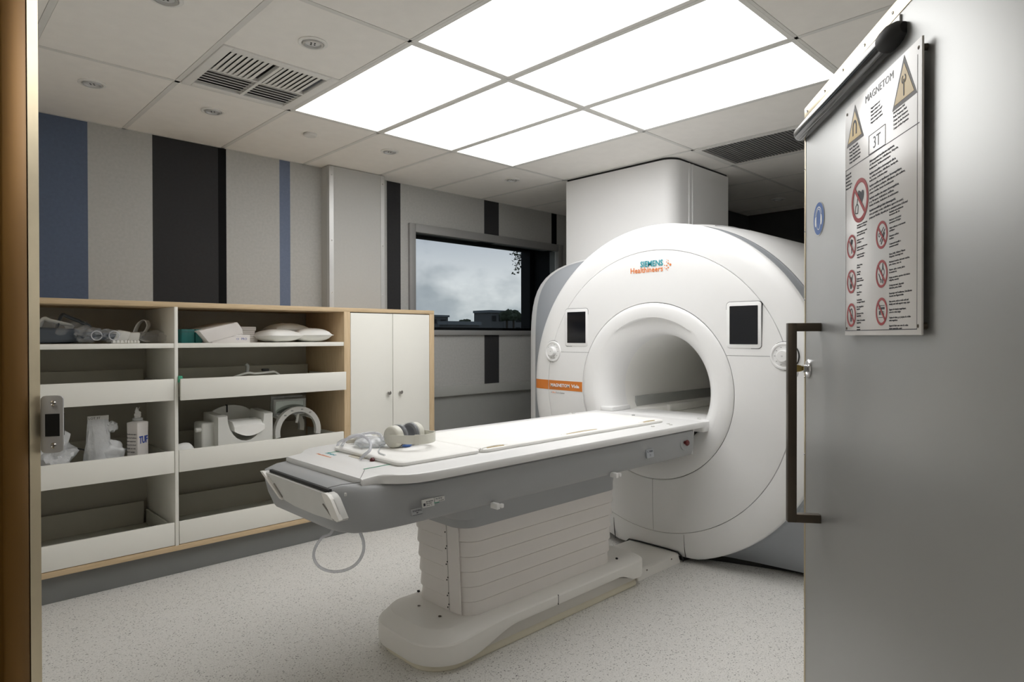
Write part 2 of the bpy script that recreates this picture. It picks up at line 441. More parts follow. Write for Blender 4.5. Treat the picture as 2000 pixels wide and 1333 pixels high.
# copper door jamb
t = struct('trim_3')
bm = BM(); box(bm, -.72, -.5565, .70, .7392, 0, 2.15, .003); bmesh.ops.transform(bm, matrix=cM, verts=bm.verts); put('jamb_face', bm, 'copper', t)
bm = BM()
loft(bm, [[(-.60, .7395, z), (-.5568, .7395, z), (-.5578, .758, z), (-.566, .765, z), (-.60, .765, z)] for z in (0, 2.15)])
bmesh.ops.transform(bm, matrix=cM, verts=bm.verts); put('jamb_edge', bm, 'brass', t, smooth=20)
for z in (1.377+.337, 1.377+.118, 1.377-.048, 1.377-.098, 1.377-.31):
    bm = BM(); lathe(bm, [(0, 0), (.0015, .002), (.0012, .0042), (0, .0048)], (-.5835+.0, .70, z), '-Y', 12)
    bmesh.ops.transform(bm, matrix=cM, verts=bm.verts); put('screw', bm, 'bronze', t)
# strike plate
sz0, sz1 = CH-(885-657.7)*.765/FPX, CH-(772-657.7)*.765/FPX
bm = BM()
prism(bm, rr(-.562, -.5405, sz0, sz1, (.005, .005, .005, .005), 4), 0, .0025, mtx=Matrix(((1, 0, 0, 0), (0, 0, -1, .766), (0, 1, 0, 0), (0, 0, 0, 1))), bev=.0006)
for v in bm.verts: v.co.y += (v.co.x+.562)*.35
bmesh.ops.transform(bm, matrix=cM, verts=bm.verts); sp_ = put('strike_plate', bm, 'strike', t)
bm = BM(); box(bm, -.557, -.5435, .7626, .772, CH-(852-657.7)*.765/FPX, CH-(808-657.7)*.765/FPX)
for v in bm.verts: v.co.y += (v.co.x+.562)*.35
bmesh.ops.transform(bm, matrix=cM, verts=bm.verts); put('latch_hole', bm, 'black', sp_)
for py in (787, 869):
    bm = BM(); lathe(bm, [(0, 0), (.0005, .0012), (.0012, .0022), (.0004, .0034), (0, .0034)], (-.5462, .7632, CH-(py-657.7)*.765/FPX), '-Y', 14)
    bmesh.ops.transform(bm, matrix=cM, verts=bm.verts); put('screw', bm, 'steel', sp_)

# ------------------------------------------------------------------ ceiling
XG = [1.069+.6*k for k in range(-2, 11)]
YG = [-1.24, -.04, 1.16, 2.36, 3.56, 4.76]
LIGHTS = [(i, j) for i in (1, 2, 3) for j in (2, 3)]            # columns from X=1.669, rows from Y=1.16
bm = BM()
box(bm, -4.2, 7.2, -4.5, 5.2, 2.745, 2.85, mi=2)
for i in range(len(XG)-1):
    for j in range(len(YG)-1):
        x0, x1, y0, y1 = XG[i], XG[i+1], YG[j], YG[j+1]
        if x0 > XR: continue
        x0c, x1c, y0c, y1c = max(x0, XL), min(x1, XR), max(y0, YN-.6), min(y1, YW)
        if x1c-x0c < .05 or y1c-y0c < .05: continue
        if (i-2, j) in LIGHTS: continue
        if i == 7 and j == 2: continue                              # return grille bay
        if i == 2 and j == 3: y1c = 2.974                            # supply diffuser takes the rest
        box(bm, x0c+.014, x1c-.014, y0c+.014, y1c-.014, ZC+.0015, ZC+.02, mi=0)
for x in XG:
    if XL < x < XR: box(bm, x-.0125, x+.0125, YN-.6, YW, ZC, ZC+.03, mi=1)
for y in YG:
    if YN-.6 < y < YW: box(bm, XL, XR, y-.0125, y+.0125, ZC, ZC+.03, mi=1)
box(bm, XL, XR, YW-.018, YW, ZC, ZC+.01, mi=1)
box(bm, -4, .0, -4.4, 1.0, 2.70, 2.72, mi=0); box(bm, 0, 3.5, -4.4, -.6, 2.70, 2.72, mi=0)
box(bm, 0, .9, -.7, .9, 2.70, 2.72, mi=0)
sstruct('ceiling', bm, ['tile', 'tbar', 'slab'], smooth=0)

names = {(1, 3): 'nearest the supply air vent', (2, 3): 'middle one of the row nearest the striped wall', (3, 3): 'far end of the row nearest the striped wall',
         (1, 2): 'cut off by the top edge, diagonal to the vent', (2, 2): 'middle one of the row nearest the open steel door', (3, 2): 'nearest the dark return grille'}
for (i, j) in LIGHTS:
    x0, y0 = XG[i+2], YG[j]; x1, y1 = x0+.6, y0+1.2
    t = thing('ceiling_light', 'glowing white rectangular ceiling light panel, ' + names[(i, j)], 'light', ((x0+x1)/2, (y0+y1)/2, ZC), 0, 'luminous ceiling panels')
    b = .0245; bm = BM()
    box(bm, x0+.002, x0+b, y0+.002, y1-.002, ZC-.0008, ZC+.03); box(bm, x1-b, x1-.002, y0+.002, y1-.002, ZC-.0008, ZC+.03)
    box(bm, x0+b, x1-b, y0+.002, y0+b, ZC-.0008, ZC+.03); box(bm, x0+b, x1-b, y1-b, y1-.002, ZC-.0008, ZC+.03)
    put('frame', bm, 'light_frame', t)
    bm = BM(); box(bm, x0+b, x1-b, y0+b, y1-b, ZC+.004, ZC+.014); put('diffuser', bm, 'diffuser', t, label='glowing white diffuser')

def downlight(x, y, label):
    t = thing('downlight', label, 'light', (x, y, ZC), 0, 'recessed ceiling downlights')
    bm = BM(); lathe(bm, [(-.002, .062), (.003, .064), (.006, .060), (.006, .050), (.002, .047), (-.002, .047)], (x, y, ZC), '-Z', 40); put('trim_ring', bm, 'light_frame', t)
    bm = BM(); lathe(bm, [(.003, .045), (.009, .043), (.009, .036), (.001, .033), (-.001, .034)], (x, y, ZC-.001), '-Z', 36); put('swivel_ring', bm, 'alu', t)
    bm = BM(); lathe(bm, [(.0005, .034), (.001, .022), (.003, .012), (.003, .0)], (x, y, ZC-.001), '-Z', 24); l = put('lens', bm, 'strike', t)
    bm = BM()
    for k in range(4):
        a = k*PI/2+.4; lathe(bm, [(0, 0), (.001, .003), (0, .0045)], (x+.011*math.cos(a), y+.011*math.sin(a), ZC-.0045), '-Z', 10)
    put('lamp_chip', bm, 'black', l)
for x, y, l in ((.762, 3.887, 'round downlight in the ceiling by the wall, leftmost and nearest the blue wall stripe'),
                (1.356, 3.878, 'round downlight in the ceiling between the wall and the supply air vent'),
                (1.364, 2.673, 'large looking round downlight right above the supply air vent in the photo'),
                (2.548, 3.859, 'round downlight in the ceiling over the grey wall pier'),
                (3.739, 3.843, 'small looking round downlight over the window, near the scanner column'),
                (.775, 2.715, 'round downlight cut off by the top edge of the photo'),
                (6.104, 2.628, 'faint round downlight in the dark far ceiling behind the scanner')):
    downlight(x, y, l)
bm = BM(); lathe(bm, [(0, 0), (.014, 0), (.016, .036), (.012, .042), (0, .042)], (1.961, 3.883, ZC-.0), '-Z', 40)
single('ceiling_cover_disc', bm, 'tbar', 'plain round white cover disc on the ceiling by the wall', 'cover', (1.961, 3.883, ZC))

# supply air diffuser
vx0, vx1, vy0, vy1 = 1.084, 1.655, 2.962, 3.547
t = thing('supply_air_vent', 'square white ceiling air vent with curved and straight louvres', 'vent', ((vx0+vx1)/2, (vy0+vy1)/2, ZC))
bm = BM()
f0, f1, g0, g1 = vx0+.045, vx1-.045, vy0+.045, vy1-.045
box(bm, vx0, f0, vy0, vy1, ZC-.006, ZC+.012, .003); box(bm, f1, vx1, vy0, vy1, ZC-.006, ZC+.012, .003)
box(bm, f0, f1, vy0, g0, ZC-.006, ZC+.012, .003); box(bm, f0, f1, g1, vy1, ZC-.006, ZC+.012, .003)
xm = (f0+f1)/2; ym = g0+(g1-g0)*.53
box(bm, xm-.008, xm+.008, g0, g1, ZC-.008, ZC+.012); box(bm, f0, f1, ym-.006, ym+.006, ZC-.006, ZC+.012)
put('frame', bm, 'light_frame', t)
bm = BM(); box(bm, f0, f1, g0, g1, ZC+.03, ZC+.034); put('dark_backing', bm, 'black', t)
for (a, b) in ((f0, xm-.008), (xm+.008, f1)):
    for k in range(8):
        x = a+.006+(b-a-.030)*k/8; prof = []
        for q in range(6):
            u = q/5; prof.append((x+.001+.0245*u, ZC-.006+.008*u**1.5))
        bm = BM()
        loft(bm, [[(px, y, pz) for px, pz in prof]+[(px, y, pz+.0015) for px, pz in reversed(prof)] for y in (g0, ym-.006)])
        put('curved_louvre', bm, 'light_frame', t)
    for k in range(6):
        y = ym+.026+(g1-ym-.028)*k/6
        bm = BM(); box(bm, a, b, y, y+.0034, ZC-.003, ZC+.001); put('straight_louvre', bm, 'light_frame', t)
# dark return grille
rx0, rx1, ry0, ry1 = XG[7]+.0135, XG[8]-.0135, YG[2]+.0135, YG[3]-.0135
t = thing('return_air_grille', 'dark grey perforated ceiling grille near the top of the open door', 'vent', ((rx0+rx1)/2, (ry0+ry1)/2, ZC))
bm = BM()
for a in ((rx0, rx0+.03, ry0, ry1), (rx1-.03, rx1, ry0, ry1), (rx0+.03, rx1-.03, ry0, ry0+.03), (rx0+.03, rx1-.03, ry1-.03, ry1)): box(bm, *a, ZC-.002, ZC+.02)
put('frame', bm, 'tbar', t)
m_gr = mat('grille_grey', (.20, .20, .195), .6)
bm = BM(); box(bm, rx0+.03, rx1-.03, ry0+.03, ry1-.03, ZC+.012, ZC+.016); put('backing', bm, 'seam', t)
bm = BM()
for k in range(48):
    y = ry0+.032+(ry1-ry0-.064)*k/48; box(bm, rx0+.03, rx1-.03, y, y+.014, ZC+.002, ZC+.006)
put('bars', bm, m_gr, t, smooth=0)

# ------------------------------------------------------------------ window and the view behind it
t = struct('window_1')
bm = BM()
ox0, ox1, oz0, oz1 = 3.222, 5.212, 1.397, 2.365
ix0, ix1, iz0, iz1 = 3.285, 5.142, 1.442, 2.292
for a in ((ox0, ix0, oz0, oz1), (ix1, ox1, oz0, oz1), (ix0, ix1, oz0, iz0), (ix0, ix1, iz1, oz1)): box(bm, a[0], a[1], 4.572, 4.615, a[2], a[3], .003)
put('window_frame', bm, 'win_frame', t)
bm = BM(); box(bm, ix0, ix1, 4.628, 4.636, iz0, iz1); put('glass_pane', bm, 'glass', t, smooth=0)
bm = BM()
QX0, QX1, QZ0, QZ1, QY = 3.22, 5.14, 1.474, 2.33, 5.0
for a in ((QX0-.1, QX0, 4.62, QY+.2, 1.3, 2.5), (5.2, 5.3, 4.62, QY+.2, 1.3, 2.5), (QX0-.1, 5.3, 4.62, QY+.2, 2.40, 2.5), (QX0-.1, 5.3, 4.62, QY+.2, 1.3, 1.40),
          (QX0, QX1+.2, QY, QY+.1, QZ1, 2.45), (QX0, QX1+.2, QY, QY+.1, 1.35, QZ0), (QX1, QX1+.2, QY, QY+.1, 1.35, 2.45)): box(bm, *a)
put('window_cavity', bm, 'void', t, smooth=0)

bm = BM(); box(bm, -150, 400, 5.6, 420, -6.2, -6); sstruct('floor_outside', bm, 'grass', smooth=0)
def far_building(pxa, pxb, pytop, Y, dep, label, win=True):
    a = ony(pxa, 640, Y+dep).x; b = ony(pxb, 640, Y).x
    zt = ony((pxa+pxb)/2, pytop, Y).z
    t = thing('distant_building', label, 'building', ((a+b)/2, Y+dep/2, -6))
    bm = BM(); box(bm, a, b, Y, Y+dep, -6, zt-.5); put('walls', bm, 'bld', t, smooth=0)
    bm = BM(); box(bm, a-.3, b+.3, Y-.3, Y+dep, zt-.5, zt); put('roof', bm, 'bld_roof', t, smooth=0)
    n = max(2, int((b-a)/3))
    for k in range(n):
        for zz in ([zt-2.2, zt-5.0] if win else []):
            w = (b-a)/n; bm = BM(); box(bm, a+w*(k+.2), a+w*(k+.8), Y-.06, Y+.1, zz, zz+1.1); put('window', bm, 'void', t, smooth=0)
far_building(926, 985, 606, 95, 5, 'distant flat-roofed block, tallest one seen through the window')
far_building(980, 1060, 617, 150, 6, 'distant lower block seen at the right of the window')
far_building(790, 875, 615, 130, 6, 'distant flat block seen low at the left of the window')
far_building(858, 935, 628, 70, 2, 'distant long low roof between the two taller blocks in the window', False)
for px, py, r, Y, l in ((990, 600, 1.3, 86, 'small dark tree on the skyline just right of the tallest block'), (1003, 604, 1.3, 92, 'small dark tree on the skyline at the middle right of the window'), (1021, 605, 1.5, 98, 'small dark tree on the skyline by the right edge of the window'),
                        (906, 622, 1.2, 91, 'small dark tree left of the tallest distant block')):
    p = ony(px, py+5, Y)
    t = thing('distant_tree', l, 'tree', (p.x, p.y, -6), 0, 'trees on the skyline')
    bm = BM()
    for k in range(5): ball(bm, (p.x+random.uniform(-1, 1)*r*.7, p.y+random.uniform(-1, 1), p.z-.6*r+random.uniform(-.5, .35)*r), r*.62, 2, jit=.3, seed=k)
    put('crown', bm, 'leaf', t)
    bm = BM(); tube(bm, [(p.x, p.y, -6), (p.x, p.y, p.z-.5)], .2, 8); put('trunk', bm, 'bark', t)
# near birch whose twigs hang into the view
p0 = ony(1075, 470, 13.)
t = thing('hanging_tree', 'tree outside whose thin leafy twigs hang into the upper right of the window', 'tree', (p0.x+1, 13, -6))
bm = BM(); tube(bm, [(p0.x+1, 13, -6), (p0.x+.9, 13, 1), (p0.x+.6, 13, 6)], [.2, .15, .08], 10); put('trunk', bm, 'bark', t)
bm = BM(); lf = BM()
for k in range(9):
    a = ony(1058+random.uniform(-12, 10), 440+random.uniform(-20, 20), 13+random.uniform(-.4, .4))
    b = ony(1000+random.uniform(0, 33), 505+random.uniform(-22, 30), a.y)
    md = (a+b)/2+Vector((0, 0, .12))
    P = spline([Vector((p0.x+.7, 13, a.z+.25)), a, md, b], 5); tube(bm, P, [.03-.022*i/len(P) for i in range(len(P))], 5)
    for q in P[6:]:
        for _ in range(9):
            c = q+Vector((random.uniform(-.1, .1), random.uniform(-.1, .1), random.uniform(-.16, .04)))
            d1 = Vector((random.uniform(-1, 1), random.uniform(-1, 1), random.uniform(-1, 1))).normalized()*.05
            d2 = d1.orthogonal().normalized()*.028
            lf.faces.new([lf.verts.new(c-d1), lf.verts.new(c+d2), lf.verts.new(c+d1), lf.verts.new(c-d2)])
put('branches', bm, 'bark', t); o_ = put('leaves', lf, 'leaf', t, smooth=0); o_['kind'] = 'stuff'

# ------------------------------------------------------------------ storage cabinet
CY, CB = 4.0, 4.585
cab = thing('storage_cabinet', 'long birch edged cabinet with open pull-out trays and two white doors along the striped wall', 'cabinet', (1.55, 4.3, 0))
def part(name, m, *b, bev=.0012, parent=cab, label=None, smooth=35):
    bm = BM(); box(bm, *b, bev); return put(name, bm, m, parent, label=label, smooth=smooth)
part('top_panel', 'woodx', .08, 3.044, CY, CB, 1.557, 1.585)
part('bottom_panel', 'woodx', .08, 3.044, CY, CB, .148, .178)
part('side_panel', 'wood', 3.0, 3.044, CY, CB, .178, 1.557)
part('side_panel', 'wood', .08, .12, CY, CB, .178, 1.557)
part('partition_panel', 'wood', 2.2655, 2.313, CY, CB, .178, 1.557)
part('partition_panel', 'laminate', 1.180, 1.1985, CY, 4.565, .178, 1.557, label='thin pale laminate partition')
part('back_panel', 'carcass', .12, 3.0, 4.567, 4.58, .178, 1.557)
part('toe_kick', 'kick', .10, 3.02, 4.05, 4.07, 0, .148)
part('shelf', 'laminate', .12, 1.18, CY+.004, 4.565, 1.320, 1.347)
part('shelf', 'laminate', 1.1985, 2.2655, CY+.004, 4.565, 1.320, 1.347)
for x0, x1, kx in ((2.3165, 2.6625, 2.622), (2.6675, 2.997, 2.724)):
    d = part('door', 'laminate', x0, x1, CY+.001, CY+.02, .182, 1.551)
    bm = BM(); lathe(bm, [(0, .006), (.012, .006), (.014, .013), (.024, .014), (.027, .011), (.027, 0)], (kx, CY+.001, .972), '-Y', 24)
    put('knob', bm, 'knob_metal', d, label='small round nickel knob')
def drawer(x0, x1, z0, z1, pull=0.):
    f = CY+.002-pull; bk = 4.52-pull
    d = part('drawer', 'drawer_metal', x0+.012, x1-.012, f+.018, bk, z0+.016, z0+.03)
    part('front_panel', 'laminate', x0, x1, f, f+.018, z0, z1, parent=d)
    part('rear_panel', 'carcass', x0+.012, x1-.03, bk-.014, bk, z0+.03, z1+.04, parent=d)
    for a, b in ((x0+.008, x0+.02), (x1-.02, x1-.008)):
        part('side_rail', 'drawer_metal', a, b, f+.018, bk-.014, z0+.02, z1-.014, parent=d)
    return d
for x0, x1, pl in ((.124, 1.177, (0, 0, 0)), (1.203, 2.262, (.035, .0, .0))):
    for (z0, z1), p in zip(((1.018, 1.142), (.600, .726), (.182, .312)), pl): drawer(x0, x1, z0, z1, p)

SH = 1.347      # shelf surface
TR = .63        # middle tray floor
def at(px, py, Y): return ony(px, py, Y)
# --- left part of the shelf
t = thing('wrapped_coil_pad', 'slate grey coil pad wrapped in clear film, left end of the top shelf', 'coil', (.63, 4.25, SH))
bm = BM(); box(bm, .535, .755, 4.16, 4.38, SH+.003, SH+.09, .02, 3)
for v in bm.verts: v.co.z += .01*mnoise.noise(v.co*9)
put('pad', bm, 'navy_pad', t)
for k, (xa, za, w) in enumerate(((.575, .145, .09), (.655, .165, .10))):
    P = spline([(xa, 4.22, SH+.088), (xa+.02, 4.2, SH+za-.01), (xa+w*.55, 4.2, SH+za-.02), (xa+w+.05, 4.21, SH+.10), (xa+w+.03, 4.22, SH+.088)], 6)
    bm = BM(); tube(bm, P, .007, 8, flat=2.6); put('strap_loop', bm, 'navy_pad' if k else 'coil', t)
bm = BM(); ball(bm, (.66, 4.26, SH+.075), .10, 4, (1.6, .95, .72), .28, 5, 3)
for v in bm.verts: v.co.z = max(v.co.z, SH+.002)
put('film_wrap', bm, 'film', t)
for k, (x, y, r, sq, l) in enumerate(((.785, 4.14, .058, (1.1, .9, .72), 'crumpled clear plastic bag next to the wrapped pad on the shelf'),
                                   (.865, 4.12, .05, (1.2, 1., .6), 'clear plastic bag bulging over the shelf edge left of the white connectors'))):
    bm = BM(); ball(bm, (x, y, SH+.05), r, 4, sq, .3, 6, 7+k*3)
    for v in bm.verts: v.co.z = max(v.co.z, SH+.001)
    t = thing('plastic_bag', l, 'bag', (x, y, SH), 0, 'clear bags on the top shelf'); put('film', bm, 'film', t)
    bm = BM(); ball(bm, (x, y, SH+.042), r*.8, 3, (sq[0], sq[1], .5), .2, 6, 2+k)
    for v in bm.verts: v.co.z = max(v.co.z, SH+.001)
    put('contents', bm, 'navy_pad', t)
    bm = BM(); P = [(x+.03+.025*math.cos(a), y-r*.85, SH+.045+.025*math.sin(a)) for a in [q*PI/8 for q in range(16)]]
    tube(bm, P, .003, 6, closed=True); put('cable_loop', bm, 'tube', t)
for k, (px, ang, s, l) in enumerate(((229, -.45, .82, 'larger white coil connector plug tilted on the shelf, left of the two'), (255, .25, .68, 'smaller white coil connector plug on the shelf beside the coiled strap'))):
    p = at(px, 668, 4.2); t = thing('coil_connector', l, 'connector', (p.x, 4.2, SH), 0, 'white coil connectors')
    bm = BM(); box(bm, -.045*s, .045*s, -.05, .05, .012, .095*s, .012, 2)
    for v in bm.verts: v.co.x += v.co.z*(.35 if k == 0 else .2); v.co.z *= 1-.25*(v.co.x/.1)*(k == 0)
    put('plug_body', bm, 'coil', t, local=True)
    bm = BM(); box(bm, -.052*s, .05*s, -.058, .05, .0, .014, .003); put('plug_base', bm, 'cushion', t, local=True)
    for q in range(4):
        bm = BM(); box(bm, (-.045+.024*q)*s, (-.03+.024*q)*s, -.066, -.055, .003, .018, .002); put('contact_pin', bm, 'cushion', t, local=True)
p = at(271, 650, 4.25); t = thing('coiled_strap', 'white strap rolled into a standing loop on the shelf behind the connectors', 'strap', (p.x, 4.25, SH))
bm = BM(); P = spline([(p.x-.03, 4.25, SH+.004), (p.x-.025, 4.25, SH+.05), (p.x, 4.25, SH+.115), (p.x+.035, 4.25, SH+.135), (p.x+.05, 4.25, SH+.105), (p.x+.03, 4.25, SH+.06), (p.x+.0, 4.25, SH+.03), (p.x+.05, 4.25, SH+.006)], 6)
loft(bm, [[q+Vector((-.02, -.04, 0)), q+Vector((.02, .04, 0)), q+Vector((.024, .04, .003)), q+Vector((-.016, -.04, .003))] for q in P]); put('webbing', bm, 'fabric_white', t)
p = at(298, 668, 4.25)
bm = BM(); ball(bm, (p.x, 4.24, SH+.03), .10, 4, (1.05, .9, .42), .25, 6, 21)
for v in bm.verts: v.co.z = max(v.co.z, SH+.001)
single('plastic_bag', bm, 'film', 'flat clear plastic bag lying right of the connectors by the partition', 'bag', (p.x, 4.24, SH), 'clear bags on the top shelf')
# --- right part of the shelf
for k, (px, l) in enumerate(((357, 'teal box on the shelf, touching the partition'), (369, 'teal box on the shelf, second from the partition'), (384, 'dark teal box half hidden behind the tilted white box'))):
    p = at(px, 668, 4.14); x = p.x; t = thing('teal_box', l, 'box', (x, 4.14, SH), 0, 'teal boxes on the top shelf')
    bm = BM(); box(bm, x-.0195, x+.0195, 4.10, 4.25, SH, SH+.083, .002); put('carton', bm, 'teal', t)
    bm = BM(); box(bm, x-.0185, x+.0185, 4.099, 4.102, SH+.066, SH+.068); put('lid_edge', bm, 'seam', t)
t = thing('white_carton', 'flat white carton lying on the shelf with small blue print on its end', 'box', (at(443, 668, 4.1).x, 4.2, SH), .10)
bm = BM(); box(bm, -.115, .125, -.13, .12, 0, .050, .002); put('carton', bm, 'card_white', t, local=True)
bm = BM()
text(bm, 'CE', frameM((.035, -.1305, .018), (1, 0, 0), (0, 0, 1)), height=.011)
text(bm, 'PRO', frameM((.068, -.1305, .017), (1, 0, 0), (0, 0, 1)), height=.014)
put('print', bm, 'ink_blue', t, local=True)
bm = BM(); box(bm, -.114, .124, -.1308, -.1298, .038, .0385); put('lid_edge', bm, 'seam', t, local=True)
t = thing('tilted_carton', 'big white carton leaning tilted on the flat white carton and teal boxes', 'box', (at(422, 668, 4.1).x, 4.19, SH), .14)
mt = Matrix(((1, 0, 0, -.075), (0, 0, -1, .14), (0, 1, 0, .0005), (0, 0, 0, 1)))
bm = BM(); prism(bm, [(0, 0), (.215, .052), (.212, .085), (.178, .128), (-.061, .072)], .0, .27, mtx=mt, bev=.0015); put('carton', bm, 'card_white', t, local=True)
bm = BM(); prism(bm, [(.0, .004), (.21, .0555), (.21, .0563), (.0, .0048)], .2695, .2705, mtx=mt); put('lid_edge', bm, 'seam', t, local=True)
for k, (z, dx, l) in enumerate(((0, .012, 'bottom one'), (.026, .0, 'second from the bottom'), (.052, -.006, 'second from the top'), (.078, .002, 'topmost'))):
    p = at(481, 668, 4.22); x = p.x+dx
    t = thing('small_carton', 'small flat white box in the stack right of the big cartons, ' + l, 'box', (x, 4.2, SH+z), 0, 'stack of small white boxes')
    bm = BM(); box(bm, x-.05, x+.05, 4.19, 4.30, SH+z, SH+z+.0245, .0015); put('carton', bm, 'card_white', t)
    bm = BM(); box(bm, x-.048, x+.048, 4.1892, 4.191, SH+z+.014, SH+z+.0146); put('lid_edge', bm, 'seam', t)
def pillow(name, label, c, a, b, h, rz, m='fabric_white', tilt=0., group=None):
    bm = BM(); n = 14; top = []; 
    def P(i, j, s):
        u, v = 2*i/n-1, 2*j/n-1
        e = (1-abs(u)**2.6)*(1-abs(v)**2.6)
        k = 1-.10*(u*u*v*v) ; z = s*h*.5*e**.55
        q = Vector((u*a*.5*(1-.07*(1-u*u)*v*v+0), v*b*.5*(1-.09*(1-v*v)*0), 0)); q.x *= 1-.06*(1-v*v)*0
        z += .004*mnoise.noise(Vector((u*3, v*3, s+c[0]*7)))*e
        return Vector((q.x, q.y, z+h*.42))
    g = {s: [[bm.verts.new(P(i, j, s)) for j in range(n+1)] for i in range(n+1)] for s in (1, -1)}
    for s in (1, -1):
        for i in range(n):
            for j in range(n): bm.faces.new((g[s][i][j], g[s][i+1][j], g[s][i+1][j+1], g[s][i][j+1]))
    bmesh.ops.remove_doubles(bm, verts=bm.verts, dist=1e-5)
    zmin = min(v.co.z for v in bm.verts)
    for v in bm.verts: v.co.z -= zmin
    t = thing(name, label, 'cushion', c, rz, group)
    if tilt: bmesh.ops.transform(bm, matrix=Matrix.Rotation(tilt, 4, 'Y'), verts=bm.verts); mz = min(v.co.z for v in bm.verts); bmesh.ops.translate(bm, verts=bm.verts, vec=(0, 0, -mz))
    put('cover', bm, m, t, local=True)
    bm = BM(); q = [(-a*.5, -b*.5, h*.42-zmin), (a*.5, -b*.5, h*.42-zmin), (a*.5, b*.5, h*.42-zmin), (-a*.5, b*.5, h*.42-zmin)]
    tube(bm, [Vector(v)*1 for v in q], .0022, 6, closed=True)
    if tilt: bmesh.ops.transform(bm, matrix=Matrix.Rotation(tilt, 4, 'Y'), verts=bm.verts); bmesh.ops.translate(bm, verts=bm.verts, vec=(0, 0, -mz))
    put('piping', bm, m, t, local=True)
pillow('positioning_cushion', 'white fabric cushion at the left of the three on the shelf', (1.86, 4.16, SH), .27, .24, .085, .25, group='white positioning cushions')
pillow('positioning_cushion', 'white fabric cushion at the right of the three on the shelf', (2.105, 4.17, SH), .25, .25, .095, -.25, group='white positioning cushions')
pillow('positioning_cushion', 'white fabric cushion lying across the top behind the other two', (1.99, 4.30, SH+.045), .27, .2, .085, .12, group='white positioning cushions')
# --- upper right tray
p = at(500, 727, 4.2)
t = thing('plug_cable', 'white cable with a plug lying in the upper right tray', 'cable', (p.x, 4.25, 1.05))
bm = BM(); tube(bm, spline([(p.x-.16, 4.22, 1.115), (p.x-.06, 4.2, 1.148), (p.x+.0, 4.2, 1.142), (p.x+.09, 4.2, 1.148), (p.x+.15, 4.22, 1.14), (p.x+.24, 4.25, 1.06)], 8), .007, 8); put('cord', bm, 'coil', t)
bm = BM(); tube(bm, spline([(p.x-.055, 4.21, 1.15), (p.x-.05, 4.21, 1.19), (p.x-.06, 4.215, 1.205)], 5), .011, 10, flat=1.2); put('plug_tip', bm, 'coil_grey', t)
bm = BM(); box(bm, p.x+.04, p.x+.085, 4.19, 4.215, 1.155, 1.172, .004); put('dark_clip', bm, 'black', t)
bm = BM(); box(bm, p.x-.18, p.x+.2, 4.15, 4.40, 1.05, 1.112, .02); single('folded_cloth', bm, 'fabric_white', 'folded white cloth in the upper right tray under the cable', 'cloth')
p = at(352, 738, 3.985)
bm = BM(); box(bm, p.x-.008, p.x+.016, 3.99, 4.02, 1.12, 1.158, .003); single('green_tag', bm, 'ink_green', 'small green tag stuck at the left corner of the upper right tray', 'tag')
# --- middle left tray
bm = BM(); q = at(100, 900, 4.12)
ball(bm, (q.x, 4.14, TR+.10), .11, 4, (.9, .8, 1.15), .3, 6, 31)
for v in bm.verts:
    v.co.z = max(v.co.z, TR+.001)
    if v.co.z > TR+.12: v.co.x += (v.co.z-TR-.12)*.3
single('plastic_bag', bm, 'film_white', 'milky plastic bag peaking up beside the strike plate in the middle left tray', 'bag', (q.x, 4.14, TR), 'bags in the middle left tray')
q = at(192, 880, 4.14)
t = thing('white_pouch', 'white plastic pouch with printed top standing in the middle left tray', 'bag', (q.x, 4.14, TR), 0, 'bags in the middle left tray')
bm = BM(); n = 10; R_ = []
for i in range(n+1):
    u = i/n; z = TR+.30*u; w = .064*(1-.30*u*u+.05*math.sin(7*u)); d = .06*(1-u)**.7+.003
    R_.append([(q.x+w*math.cos(a)+.006*math.sin(9*a+5*u), 4.14+d*math.sin(a), z) for a in [2*PI*k/24 for k in range(24)]])
loft(bm, R_); put('pouch_body', bm, 'film_white', t)
bm = BM(); box(bm, q.x-.05, q.x+.05, 4.136, 4.144, TR+.295, TR+.318, .001); put('seal_strip', bm, 'label', t)
bm = BM(); text(bm, 'LOT 3T', frameM((q.x-.045, 4.1355, TR+.300), (1, 0, 0), (0, 0, 1)), height=.012)
put('print', bm, 'ink_dark', t)
bm = BM(); ball(bm, (q.x+.062, 4.15, TR+.25), .034, 3, (1, .8, .9), .25, 6, 5); put('bulging_corner', bm, 'film_white', t)
bm = BM(); ball(bm, (q.x+.065, 4.13, TR+.10), .055, 3, (1.1, .7, 1.2), .25, 5, 9)
for v in bm.verts: v.co.z = max(v.co.z, TR+.001)
put('lower_fold', bm, 'film_white', t)
for k, (px, py, r, l) in enumerate(((145, 875, .075, 'thin dark tubing coil standing in the tray left of the white pouch'), (235, 890, .06, 'grey cable curl in the tray between the pouch and the wipes pack'))):
    q = at(px, py, 4.2); bm = BM()
    P = [(q.x+r*1.1*math.cos(a), 4.2+.03*math.sin(a*.5), q.z+r*.9*math.sin(a)) for a in [2*PI*i/40 for i in range(80)]] if k == 0 else spline([(q.x-.06, 4.16, q.z+.035), (q.x, 4.14, q.z+.04), (q.x+.06, 4.15, q.z+.02), (q.x+.085, 4.18, TR+.02)], 8)
    zm = min(v[2] for v in P)
    tube(bm, [(v[0], v[1], v[2]-(zm-TR-.004 if k == 0 else 0)) for v in P], .0022 if k == 0 else .008, 6)
    single('cable_coil', bm, 'foam_dark' if k == 0 else 'coil_grey', l, 'cable')
q = at(269, 870, 4.12); px0 = q.x
t = thing('wipes_pack', 'white wipes pack with blue lettering and a tissue sticking out, middle left tray', 'wipes', (px0, 4.12, TR), .62)
bm = BM(); w, d = .041, .037
R_ = []
